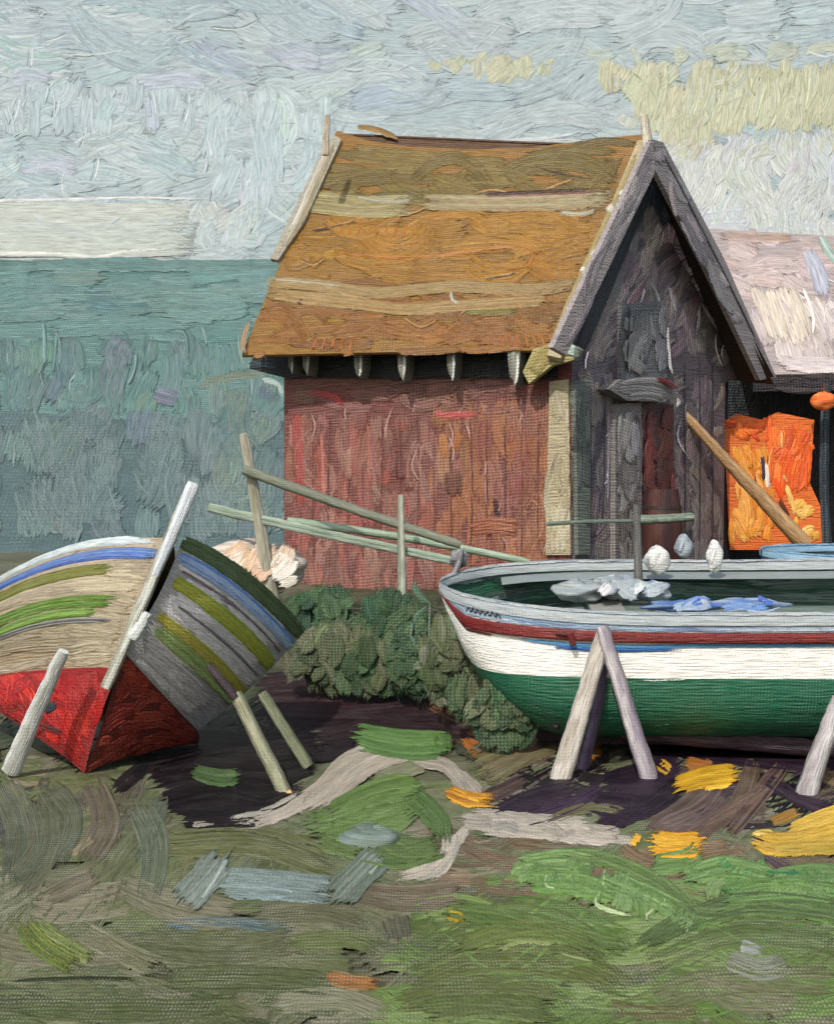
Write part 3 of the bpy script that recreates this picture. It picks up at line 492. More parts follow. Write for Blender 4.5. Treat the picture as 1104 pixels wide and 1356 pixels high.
for q_, ww, a, b in (([(392, 540), (396, 620), (400, 690)], 14, (164, 72, 62), (140, 66, 60)), ([(410, 520), (440, 525), (460, 545)], 10, (156, 60, 56), None), ([(570, 545), (600, 550), (635, 548)], 10, (178, 84, 80), None),
                     ([(462, 590), (462, 640)], 10, (150, 112, 92), None), ([(585, 570), (590, 610)], 12, (158, 104, 60), None), ([(610, 570), (600, 600)], 10, (160, 98, 54), None), ([(620, 700), (660, 696), (700, 702)], 24, (146, 84, 52), (128, 76, 58)),
                     ([(655, 655), (660, 690)], 8, (70, 40, 36), None), ([(530, 600), (532, 640)], 16, (90, 56, 52), (120, 70, 62)), ([(600, 620), (602, 660)], 24, (92, 58, 46), (120, 74, 56)), ([(425, 570), (430, 680)], 5, (176, 112, 96), None), ([(487, 560), (490, 650)], 4, (168, 104, 92), None)):
    q.stroke(SIDE, q_, ww, a, b, 1.8, 5)
for x in np.arange(392, 745, 23): q.stroke(SIDE, [(x, 545), (x + rng.normal(0, 2), 640), (x + rng.normal(0, 2), 770)], 3.2, (78, 44, 42), (120, 70, 60), 1.0, 4.5)
q.accents(SIDE, [(380, 500), (745, 500), (745, 770), (380, 770)], 190, 88, 40, 2.2, (186, 140, 128), (58, 34, 34), ja=10, lift=8, th=2)
q.build('side_wall', M_hut, hut)
q = Part(); GP = [(98, 92, 90), (88, 82, 82), (110, 102, 100), (80, 75, 75), (104, 96, 88), (92, 80, 84)]
gp_poly = [(757, 452), (863, 215), (1002, 494), (960, 506), (957, 790), (757, 790)]
q.slab(GAB, gp_poly, .12, (70, 64, 70))
q.fill(GAB, [(757, 470), (865, 230), (890, 280), (990, 490), (757, 490)], 72, 60, 14, GP + [(98, 78, 84)], 2.3, 1.4, ja=14)
q.fill(GAB, [(757, 480), (1000, 492), (957, 508), (957, 780), (757, 780)], 89, 60, 14, GP, 2.3, 1.4, ja=6)
q.stroke(GAB, [(858, 248), (815, 348), (766, 466)], 17, (30, 32, 34), (22, 22, 24), 1.6, 6, dry=.6)  # dark strokes paint the bargeboard shadow onto the gable
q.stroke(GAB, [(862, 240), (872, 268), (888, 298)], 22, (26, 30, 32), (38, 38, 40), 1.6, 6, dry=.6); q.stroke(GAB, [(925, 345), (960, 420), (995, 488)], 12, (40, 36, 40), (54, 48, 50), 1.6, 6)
for a, b, c in (((925, 400), (985, 490), (150, 142, 146)), ((883, 375), (895, 420), (140, 134, 138)), ((925, 400), (922, 450), (126, 120, 124)), ((905, 330), (935, 385), (136, 130, 132)), ((805, 530), (803, 680), (112, 104, 108)), ((795, 700), (800, 500), (60, 54, 60))):
    q.stroke(GAB, [a, ((a[0] + b[0]) / 2 + 1, (a[1] + b[1]) / 2), b], 4, c, None, 2.2, 5)
for x in (780, 812, 905, 925, 942): q.stroke(GAB, [(x, 500 if x < 900 else 470), (x + 1, 620), (x, 760)], 3, (44, 40, 46), None, 1, 4.5)
q.accents(GAB, [(765, 480), (862, 250), (985, 480), (950, 520), (950, 760), (765, 760)], 150, 84, 40, 2.2, (160, 156, 156), (34, 32, 36), ja=14, lift=8, th=2)
q.build('gable_wall', M_gable, hut)
# hatch, lintel, door

q = Part(); G2 = lifted(GAB, .06); q.slab(G2, [(823, 402), (880, 398), (884, 500), (823, 502)], .08, (82, 84, 86), -.005)
q.fill(G2, [(823, 402), (880, 398), (884, 500), (823, 502)], 88, 60, 13, [(92, 96, 96), (104, 106, 106), (80, 82, 84), (110, 108, 106)], 2.2, 1.5, ja=4, lift=6)
hatch = tag(q.build('loft_hatch', M_gable, hut), 'grey boarded loft hatch in the dark gable')
q = Part(); q.stroke(G2, [(882, 430), (886, 480), (890, 500)], 4, (190, 186, 184), None, 1.6, 8); q.build('frame', M_gable, hatch); q = Part(); q.stroke(G2, [(832, 405), (828, 500)], 4, (30, 30, 32), None, 1.6, 8); q.build('frame', M_gable, hatch)
q = Part(); HP = Plane(GAB.p + gn * .18, gn)
q.slab(HP, [(806, 515), (822, 502), (890, 506), (898, 520), (880, 532), (830, 530)], .24, (96, 94, 92))
for i, (a, b, c) in enumerate((((818, 510), (860, 505), (895, 516)), ((812, 517), (855, 516), (892, 524)), ((830, 526), (860, 524), (880, 530)))): q.stroke(HP, [a, b, c], 12, (122, 120, 116), (92, 92, 92), 2, 1 + i)
q.build('door_hood', M_gable, hut)
q = Part(); q.slab(G2, [(850, 535), (892, 535), (892, 765), (850, 765)], .08, (60, 34, 34), -.005)
q.fill(G2, [(850, 535), (892, 535), (892, 765), (850, 765)], 89, 50, 10, [(84, 40, 38), (70, 36, 36), (58, 40, 42), (96, 48, 44)], 2.3, 1.4, ja=5, lift=5)
dr = q.build('door', M_gable, hut)
q = Part(); q.stroke(lifted(GAB, .2), [(866, 500), (885, 508), (898, 520)], 7, (96, 34, 32), None, 2, 9); q.build('hinge', M_gable, dr)
q = Part(); G3 = lifted(GAB, .08); q.slab(G3, [(815, 535), (850, 533), (850, 765), (815, 765)], .1, (100, 96, 94), -.005)
q.fill(G3, [(815, 535), (850, 533), (850, 765), (815, 765)], 90, 80, 8, [(110, 106, 102), (92, 88, 86), (126, 122, 118), (80, 76, 74)], 2.3, 1.8, ja=3, lift=6)
q.build('plank_panel', M_gable, hut)
# corner boards
for (x0, x1, xb0, xb1, pal, sf, nm, lb) in ((727, 752, 722, 755, [(166, 154, 122), (178, 168, 138), (150, 140, 112), (192, 184, 160)], SIDE, 'corner_board', 'cream corner board of the boathouse'), (762, 782, 766, 782, [(104, 112, 104), (120, 126, 118), (90, 98, 92)], GAB, 'corner_board', 'grey-green corner board beside the cream one')):
    q = Part(); py = [(x0, 505), (x1, 502), (xb1, 735), (xb0, 735)]
    sf = lifted(sf, .06); q.slab(sf, py, .1, pal[0], -.005); q.fill(sf, py, 88, 90, 11, pal, 2.6, 2, ja=3)
    tag(q.build(nm, M_hut, hut), lb)
# roof
q = Part(); A0 = (446, 172); rp = [(320, 470), (357, 380), (395, 290), (430, 200), A0, (490, 186), (540, 193), (620, 197), (700, 195), (800, 182), (858, 176), (866, 190), (739, 463), (640, 464), (500, 466)]
q.slab(ROOF, rp, .04, (150, 108, 34), -.005)
q.slab(ROOF, [(334, 462), A0, (864, 190), (739, 458)], .06, (96, 66, 34), -.05)
RT = [(124, 104, 44), (116, 98, 40), (134, 112, 50), (110, 92, 38)]; RO = [(166, 117, 26), (156, 110, 24), (174, 125, 34), (148, 105, 28)]; RL = [(146, 97, 34), (136, 90, 30), (156, 106, 40), (130, 88, 32)]
top_edge = [(446, 172), (490, 186), (540, 193), (620, 197), (700, 195), (800, 184), (862, 180)]
q.fill(ROOF, top_edge + [(822, 268), (700, 276), (560, 274), (404, 262)], -3, 120, 15, RT, 2.2, 1.5, ja=5)
q.fill(ROOF, [(404, 268), (560, 282), (700, 282), (822, 272), (780, 374), (600, 380), (357, 362)], 1, 120, 20, RO, 3.4, 1.5, ja=5)
q.fill(ROOF, [(357, 364), (600, 376), (782, 368), (740, 464), (640, 465), (480, 467), (322, 470)], 0, 90, 15, RL, 2.2, 1.6, ja=6)
for i in range(3):
    yy0 = 256 + i * 9; q.stroke(ROOF, [(412 - 4 * i, yy0 + 2), (480, yy0 + 9), (545, yy0 + 7)], 12, (178, 172, 122), (150, 134, 84), 2, 7 + i, dry=.6)
    q.stroke(ROOF, [(560, 262 + i * 6), (680, 264 + i * 6), (815 - i * 5, 256 + i * 8)], 10, (186, 178, 142), (156, 134, 88), 2, 7 + i, dry=.6)
q.stroke(ROOF, [(470, 262), (520, 268), (550, 264)], 6, (178, 172, 150), None, 2.6, 8); q.stroke(ROOF, [(640, 262), (740, 258), (816, 254)], 4, (196, 190, 176), (120, 60, 46), 2.6, 8); q.stroke(ROOF, [(640, 258), (740, 253), (816, 250)], 4, (70, 44, 36), None, 1.4, 8)
q.stroke(ROOF, [(740, 282), (770, 284), (795, 278)], 7, (200, 204, 200), (160, 150, 110), 3, 9)
q.stroke(ROOF, [(356, 374), (420, 378), (500, 388), (600, 380), (700, 384), (775, 374)], 16, (184, 164, 112), (156, 128, 76), 2, 8, dry=.5)
q.stroke(ROOF, [(352, 388), (400, 394), (470, 402), (540, 410), (600, 406), (720, 398)], 17, (176, 156, 104), (160, 120, 64), 2, 9, dry=.5)
q.stroke(ROOF, [(360, 371), (400, 374), (470, 382)], 4, (196, 184, 166), None, 2.6, 8); q.stroke(ROOF, [(398, 398), (412, 390), (480, 396), (520, 411), (590, 414)], 4.5, (214, 202, 176), (170, 140, 90), 2.8, 9); q.stroke(ROOF, [(394, 405), (402, 394)], 6, (70, 44, 26), None, 1.4, 8)
q.stroke(ROOF, [(597, 384), (600, 400), (612, 402)], 5, (206, 202, 190), None, 2.8, 9); q.stroke(ROOF, [(610, 414), (660, 414), (690, 412)], 8, (128, 116, 44), (110, 120, 50), 2, 8)
q.stroke(ROOF, [(470, 168), (500, 172), (528, 184)], 8, (176, 140, 72), (150, 116, 56), 2.6, 6)
q.stroke(ROOF, [(422, 336), (560, 340), (690, 326), (698, 352), (650, 360)], 4, (196, 132, 46), None, 2.2, 6)
for x in np.arange(455, 560, 12): q.stroke(ROOF, [(x, 296), (x - 6, 316)], 4, (184, 122, 44), None, 2.2, 5)
for x in np.arange(420, 470, 12): q.stroke(ROOF, [(x, 446), (x - 6, 466)], 4, (186, 112, 50), None, 2.4, 5)
for x in np.arange(660, 740, 11): q.stroke(ROOF, [(x, 440), (x + 8, 462)], 4, (182, 116, 50), None, 2.4, 5)
q.accents(ROOF, [(450, 185), (840, 195), (745, 455), (335, 460)], 120, 0, 60, 2.2, (204, 150, 70), (80, 56, 26), ja=10, lift=10, th=2)
q.accents(ROOF, [(450, 175), (840, 185), (800, 200), (450, 195)], 10, 3, 50, 3, (214, 222, 222), (60, 60, 50), ja=5, lift=12)
roof = q.build('roof', M_roof, hut)
# far slope
q = Part(); Pa = ROOF.pt(446, 172); Pb = BH['a1']; Pe = at(1025, 500, 18.4); Pf = Pe + (Pa - Pb)
q.quad([Pa - [0, 0, .06], Pb - [0, 0, .06], Pe, Pf], (70, 62, 50)); q.quad([Pa - [0, 0, .16], Pb - [0, 0, .16], Pe - [0, 0, .1], Pf - [0, 0, .1]], (50, 44, 40))
tag(q.build('roof_slope', M_roof, hut), 'far roof slope of the boathouse')
q = Part()   # back and far walls, so the house is closed
C3 = BH['c2'] + (BH['c1'] - BH['c0'])
for a, b in ((BH['c1'], C3), (C3, BH['c2'])):
    q.quad([a * [1, 1, 0] + [0, 0, .4], b * [1, 1, 0] + [0, 0, .4], b * [1, 1, 0] + [0, 0, 3.35], a * [1, 1, 0] + [0, 0, 3.35]], (80, 56, 52))
q.build('back_wall', M_hut, hut)
# barge boards
q = Part(); bl = [(862, 186), (872, 203), (866, 230), (750, 470), (732, 460)]
q.slab(BRG, bl, .07, (124, 116, 114))
q.fill(BRG, bl, 64, 110, 13, [(134, 126, 124), (118, 112, 112), (146, 138, 134), (108, 100, 102)], 2.3, 1.6, ja=3)
tag(q.build('bargeboard', M_gable, hut), 'left grey bargeboard')
q = Part(); br = [(864, 184), (878, 188), (960, 345), (1028, 500), (1006, 503), (938, 360), (868, 226)]
q.slab(BRG, br, .07, (110, 104, 104))
q.fill(BRG, [(864, 184), (878, 190), (915, 268), (898, 290), (866, 230)], -64, 70, 12, [(138, 130, 130), (124, 118, 118), (112, 106, 108)], 2.3, 1.6, ja=4)
q.fill(BRG, [(915, 262), (1026, 496), (1002, 500), (896, 284)], -64, 90, 12, [(128, 122, 122), (112, 106, 108), (98, 92, 96), (140, 136, 134)], 2.3, 1.6, ja=4)
q.stroke(BRG, [(872, 192), (915, 275), (965, 375), (1015, 480)], 4, (52, 46, 50), (84, 78, 80), 1.6, 4)
tag(q.build('bargeboard', M_gable, hut), 'right grey bargeboard')
q = Part(); VG = Plane(ROOF.p + ROOF.n * .06, ROOF.n)
q.slab(VG, [(844, 186), (864, 182), (868, 196), (742, 474), (724, 470)], .07, (168, 156, 122))
for i, (o, c) in enumerate(((0, (184, 176, 146)), (-9, (150, 140, 96)), (6, (206, 198, 178)))): q.stroke(VG, [(858 + o, 190), (820 + o, 272), (780 + o, 360), (736 + o, 462)], 8, c, (146, 132, 84), 2.2, 1 + i)
for x, y in ((790, 330), (776, 352), (812, 270), (828, 250)): q.stroke(VG, [(x, y), (x - 8, y + 12)], 9, (214, 214, 206), (190, 184, 160), 3.4, 6)
tag(q.build('verge_board', M_hut, hut), 'cream verge board at the right end of the roof')
q = Part(); q.slab(VG, [(428, 196), (442, 178), (452, 184), (404, 290), (368, 344), (358, 342)], .06, (150, 144, 124))
for o, c in ((0, (176, 172, 152)), (5, (120, 108, 78)), (-3, (206, 208, 202))): q.stroke(VG, [(440 + o, 186), (412 + o, 250), (392 + o, 296), (364 + o, 340)], 6, c, (150, 140, 116), 2.2, 2)
q.stroke(VG, [(330, 424), (322, 450), (322, 474)], 8, (178, 170, 146), (120, 96, 60), 2, 2)
tag(q.build('verge_board', M_hut, hut), 'pale verge board at the left end of the roof')
for (a, b, r) in (((434, 152, 16.55), (431, 205, 16.5), .065), ((852, 152, 16.05), (858, 204, 16.0), .085)):
    q = Part(); q.pole(at(*b), at(*a), r, r * .7, [(196, 188, 166), (170, 156, 128), (214, 210, 196)]); q.build('finial', M_hut, hut)
# eaves: near-black sheet painting the shade under the roof, and rafter ends
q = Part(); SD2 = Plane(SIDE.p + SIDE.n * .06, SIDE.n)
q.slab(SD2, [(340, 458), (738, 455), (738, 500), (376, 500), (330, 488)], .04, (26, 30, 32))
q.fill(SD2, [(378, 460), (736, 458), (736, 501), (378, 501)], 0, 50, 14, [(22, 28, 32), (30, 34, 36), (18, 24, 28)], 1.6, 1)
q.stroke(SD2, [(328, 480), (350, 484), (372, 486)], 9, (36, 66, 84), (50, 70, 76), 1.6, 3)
q.build('eave_shade', M_hut, hut)
RE = Plane(SIDE.p + SIDE.n * .34, SIDE.n)
for x, y1, wd in ((385, 494, 7), (405, 497, 10), (474, 500, 12), (532, 505, 13), (597, 503, 12), (680, 511, 17)):
    q = Part(); q.slab(RE, [(x - wd * .5, 464), (x + wd * .5, 464), (x + wd * .45, 486), (x + 2, y1), (x - wd * .4, 486)], .26, (118, 120, 110))
    q.stroke(RE, [(x - 1, 462), (x - 1, 480), (x + 1, y1)], wd * .7, (150, 154, 144), (116, 114, 102), 2.2, 1, taper=.5)
    q.stroke(RE, [(x + wd * .3, 466), (x + wd * .3, 482), (x + 2, y1 + 3)], wd * .3, (206, 210, 200), None, 2.4, 3, taper=.5); q.build('rafter_end', M_hut, hut)
q = Part(); q.slab(RE, [(692, 492), (706, 462), (745, 450), (770, 462), (760, 476), (730, 484), (700, 508)], .12, (160, 150, 96))
q.stroke(RE, [(758, 462), (724, 468), (700, 500)], 22, (158, 142, 84), (140, 128, 76), 2.2, 2, taper=.4)
q.stroke(RE, [(728, 456), (750, 462), (775, 470)], 16, (176, 196, 182), (150, 168, 150), 2.4, 5)
tag(q.build('eave_bracket', M_hut, hut), 'pale yellow-green eave bracket under the roof corner')

# ------------------------------------------------------------------ open shed on the right
e_l = at(985, 500, 18.9); e_r = at(1400, 488, 18.9); r_l = at(1000, 300, 22.0)
shed = thing('open_shed', at(1150, 760, 20).tolist(), 'open-fronted boat shed with pale pinkish-grey roof right of the boathouse', 'shed')
SR = plane3(e_l, e_r, r_l); q = Part()
rp2 = [(1006, 500), (940, 360), (925, 300), (1104, 312), (1330, 318), (1390, 490), (1100, 492)]
q.slab(SR, [(1004, 496), (925, 302), (1104, 312), (1330, 318), (1390, 490)], .12, (160, 148, 144))
q.fill(SR, [(960, 400), (925, 302), (1104, 314), (1330, 318), (1350, 400)], -8, 70, 16, [(168, 150, 144), (182, 166, 160), (156, 146, 146), (190, 176, 170)], 2.2, 1.6, ja=12)
q.fill(SR, [(960, 385), (1350, 385), (1385, 488), (1006, 498)], -70, 80, 20, [(198, 186, 176), (206, 196, 188), (184, 172, 168), (176, 168, 168)], 2.2, 2.0, ja=10, lift=2)
for i, x in enumerate((998, 1014, 1030, 1046)): q.stroke(SR, [(x, 378), (x + 16, 420), (x + 30, 462)], 17, (216, 206, 184), (198, 186, 172), 2.8, 6)
q.stroke(SR, [(1062, 380), (1076, 420), (1074, 452)], 5, (236, 232, 218), None, 3, 9)
q.accents(SR, [(940, 320), (1340, 330), (1370, 480), (1006, 490)], 60, -65, 40, 2.6, (230, 224, 214), (120, 108, 108), ja=30, lift=10)
q.stroke(SR, [(1066, 330), (1082, 360), (1092, 400)], 22, (156, 160, 174), (178, 178, 184), 2.4, 7); q.stroke(SR, [(1085, 312), (1098, 335), (1120, 356)], 12, (112, 146, 128), (176, 186, 178), 2.4, 8)
q.stroke(SR, [(1020, 480), (1100, 484), (1200, 480)], 22, (186, 176, 176), (202, 192, 186), 2, 7); q.stroke(SR, [(945, 312), (1000, 316), (1060, 316)], 12, (170, 140, 112), (160, 146, 138), 2, 6)
q.build('roof', M_shed, shed)
q = Part(); SB = facing(20.8); q.slab(SB, [(930, 440), (1400, 470), (1400, 770), (930, 770)], .1, (26, 26, 30)); q.fill(SB, [(935, 450), (1390, 480), (1390, 765), (935, 765)], 85, 60, 18, [(30, 32, 38), (22, 24, 28), (40, 34, 34), (24, 34, 40)], 1.6, 1.2); q.build('back_wall', M_shed, shed)  # near-black wall colour stands in for the shade inside the open shed
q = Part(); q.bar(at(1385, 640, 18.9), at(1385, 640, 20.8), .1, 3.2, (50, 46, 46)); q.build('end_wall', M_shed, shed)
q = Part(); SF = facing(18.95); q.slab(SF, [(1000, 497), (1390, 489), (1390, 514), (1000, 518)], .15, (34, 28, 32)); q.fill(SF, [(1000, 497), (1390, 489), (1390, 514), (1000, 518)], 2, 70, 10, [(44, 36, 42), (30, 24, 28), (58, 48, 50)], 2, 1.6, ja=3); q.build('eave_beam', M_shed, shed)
for x in (1094, 1330): q = Part(); q.pole(at(x + 3, 762, 18.95), at(x, 508, 18.95), .09, .08, [(34, 46, 56), (26, 30, 34), (60, 74, 84)]); q.build('post', M_shed, shed)
q = Part(); q.pole(at(962, 762, 18.9), at(960, 505, 18.9), .08, .07, [(48, 44, 48), (34, 30, 34)]); q.build('post', M_shed, shed)

# orange net hung in the shed mouth
q = Part(); NT = facing(18.6, yaw=.05)
np_ = [(957, 560), (975, 548), (1010, 556), (1030, 546), (1078, 556), (1072, 640), (1086, 670), (1088, 718), (1040, 728), (966, 728), (962, 640)]
q.slab(NT, np_, .12, (214, 104, 36))
q.fill(NT, [(1015, 552), (1078, 556), (1072, 650), (1050, 668), (1015, 640)], 84, 50, 13, [(232, 104, 34), (224, 92, 28), (240, 128, 52), (208, 84, 30)], 2.3, 2, ja=8, lift=1)
q.fill(NT, [(960, 580), (1020, 585), (1030, 720), (966, 728)], -72, 55, 12, [(230, 150, 54), (220, 132, 44), (240, 170, 84), (206, 120, 40)], 2.2, 2, ja=12, lift=2)
q.fill(NT, [(957, 556), (1022, 552), (1020, 585), (960, 588)], -15, 30, 10, [(232, 96, 30), (240, 120, 44), (206, 74, 26)], 2.2, 2.4, ja=30, lift=4)
q.fill(NT, [(1050, 640), (1086, 672), (1088, 716), (1040, 728)], 50, 30, 10, [(226, 170, 70), (232, 184, 100), (196, 130, 50)], 2.2, 2.4, ja=25, lift=3)
for a, b, c in (((1008, 600), (1010, 640), (60, 52, 70)), ((1012, 610), (1016, 650), (236, 226, 210)), ((1030, 660), (1045, 690), (90, 40, 24)), ((1018, 545), (1020, 640), (244, 110, 40)), ((1024, 630), (1036, 668), (238, 84, 22)), ((1040, 640), (1052, 690), (240, 190, 110))):
    q.stroke(NT, [a, ((a[0] + b[0]) / 2 + 1, (a[1] + b[1]) / 2), b], 7, c, None, 2.6, 7)
q.accents(NT, [(962, 560), (1070, 560), (1070, 720), (968, 720)], 50, 85, 34, 2.6, (252, 190, 110), (120, 44, 16), ja=25, lift=12)
tag(q.build('fishing_net', M_net), 'bright orange and amber fishing net hung in the dark mouth of the open shed', 'fishing net')
q = Part(); q.blob(at(1090, 531, 18.5), (.19, .12, .13), [(228, 112, 44), (214, 90, 34), (240, 140, 70)], .06); q.pole(at(1090, 520, 18.5), at(1091, 508, 18.7), .02, .02, [(120, 60, 40)])
tag(q.build('net_float', M_net), 'small orange net float hanging from the shed beam above the net', 'float')
q = Part(); q.pole(at(1066, 722, 17.6), at(896, 538, 17.3), .15, .07, [(186, 146, 96), (170, 132, 92), (202, 162, 108), (156, 128, 96)], .01, 26)
tag(q.build('leaning_spar', M_net), 'tan wooden spar leaning across from the boathouse gable to the orange net', 'spar')
q = Part(); q.blob(at(889, 534, 17.15), (.13, .1, .1), [(210, 210, 204), (170, 160, 150)], .12); tag(q.build('pulley_block', M_net), 'small whitish pulley block under the door hood at the top of the leaning spar', 'pulley')
# barrel
b0 = at(876, 706, 15.6); br_ = thing('barrel', [b0[0], b0[1], float(ground_z(b0[0], b0[1]))], 'dark red-brown barrel standing in front of the boathouse door', 'barrel')
q = Part(); th = np.linspace(0, 2 * math.pi, 24, endpoint=False)[None, :]; zz = np.linspace(0, 1, 14)[:, None]; zb = float(ground_z(b0[0], b0[1])); Hh = at(876, 648, 15.6)[2] - zb
R_ = .20 + .06 * np.sin(zz * math.pi)
P_ = np.stack(np.broadcast_arrays(b0[0] + R_ * np.cos(th), b0[1] + R_ * np.sin(th), zb + Hh * zz), -1)
cc = np.array([(62, 30, 28), (50, 26, 26), (72, 38, 32)])[rng.integers(3, size=24)][None] + rng.normal(0, 4, (14, 24, 1)); q.grid(P_, lin(np.clip(cc, 5, 255)), np.stack(np.broadcast_arrays(zz * 8, th * 5), -1), closed=True)
q.add(P_[-1], lin((70, 34, 30)), np.zeros((24, 2)), polys=[list(range(24))]); q.build('staves', M_wood, br_)
for h in (.15, .82):
    q = Part(); r = .202 + .06 * math.sin(h * math.pi); t2 = np.linspace(0, 2 * math.pi, 24, endpoint=False)[None, :]; z2 = np.array([-.02, .02])[:, None]
    q.grid(np.stack(np.broadcast_arrays(b0[0] + (r + .006) * np.cos(t2), b0[1] + (r + .006) * np.sin(t2), zb + Hh * h + z2), -1), lin((50, 44, 42)), np.zeros((2, 24, 2)), closed=True); q.build('hoop', M_wood, br_)

# ------------------------------------------------------------------ rail fences
def fence(label, posts, rails, mat=M_wood, name='rail_fence', grp=None):
    f = thing(name, posts[0][0] if isinstance(posts[0][0], list) else at(*posts[0][0]).tolist(), label, 'fence', grp)
    for a, b, r, pal in posts: q = Part(); q.pole(at(*a), at(*b), r, r * .62, pal, .015, 22); q.build('post', mat, f)
    for a, b, r, pal in rails: q = Part(); q.pole(at(*a), at(*b), r, r * .9, pal, .012, 30); q.build('rail', mat, f)
    return f
CR = [(196, 190, 168), (172, 166, 146), (212, 208, 192), (150, 146, 124)]; PG = [(158, 174, 154), (136, 156, 134), (182, 196, 180), (120, 136, 112)]
fence('weathered rail fence with a tall leaning cream post before the red wall', [((362, 800, 12.4), (323, 574, 12.2), .085, CR), ((533, 800, 12.2), (531, 655, 12.2), .05, [(150, 156, 136), (126, 134, 114), (184, 188, 170)])],
      [((322, 622, 12.15), (610, 722, 12.25), .055, [(122, 128, 108), (140, 134, 120), (104, 116, 94)]), ((276, 672, 12.3), (606, 744, 12.3), .06, PG), ((380, 690, 12.36), (700, 745, 12.9), .05, [(156, 176, 152), (118, 148, 112), (180, 192, 176)])])
fence('short low grey-green rail before the dark gable, beside the barrel', [((843, 790, 13.2), (842, 668, 13.2), .07, [(104, 104, 98), (84, 84, 80)]), ((912, 790, 13.4), (912, 682, 13.4), .06, [(78, 66, 66), (92, 86, 84)])],
      [((724, 694, 13.1), (845, 690, 13.15), .025, [(120, 132, 120), (100, 112, 100)]), ((838, 688, 13.1), (918, 684, 13.2), .06, [(118, 132, 114), (92, 104, 92), (134, 146, 130)])])

# ------------------------------------------------------------------ right boat
def hull(origin, L, B, sheer, rise, keel, zw, heel, yaw, s_bow=.35, stem=.2):
    o = np.asarray(origin, float); cy, sy = math.cos(yaw), math.sin(yaw)
    def bw(s):
        f = np.clip(1 - (1 - np.clip(s / s_bow, 0, 1)) ** 2.5, 0, 1) ** .55; a = np.clip((s - .55) / .45, 0, 1); return B * f * (1 - .35 * a * a)
    def zs(s): return sheer + rise * np.clip(1 - s / .3, 0, 1) ** 2 + .10 * np.clip((s - .3) / .7, 0, 1) ** 2
    def zk(s): return keel + (zs(0) - keel) * np.clip(1 - s / stem, 0, 1) ** 3.3
    def pt(s, side, q, inset=0.0, dz=0.0):                # q 0 at the sheer, 1 at the waterline, 2 at the keel
        z0, z2 = zs(s), zk(s); z1 = np.clip(zw - .11 * np.clip(1 - s / .22, 0, 1) ** 2, z2, z0); qq = np.asarray(q, float)
        z = np.where(qq < 1, z0 + (z1 - z0) * qq, z1 + (z2 - z1) * (qq - 1)); fr = (z0 - z) / (z0 - keel)
        full = (z0 - z) / np.maximum(z0 - z2, 1e-3); wdt = bw(s) * np.cos(np.clip(full, 0, 1) ** 2.6 * math.pi / 2) ** .75
        off = side * np.maximum(wdt - inset, 0.0); x = s * L
        zz = z + heel * off + dz
        return np.stack(np.broadcast_arrays(o[0] + x * cy - off * sy, o[1] + x * sy + off * cy, zz), -1)
    return pt
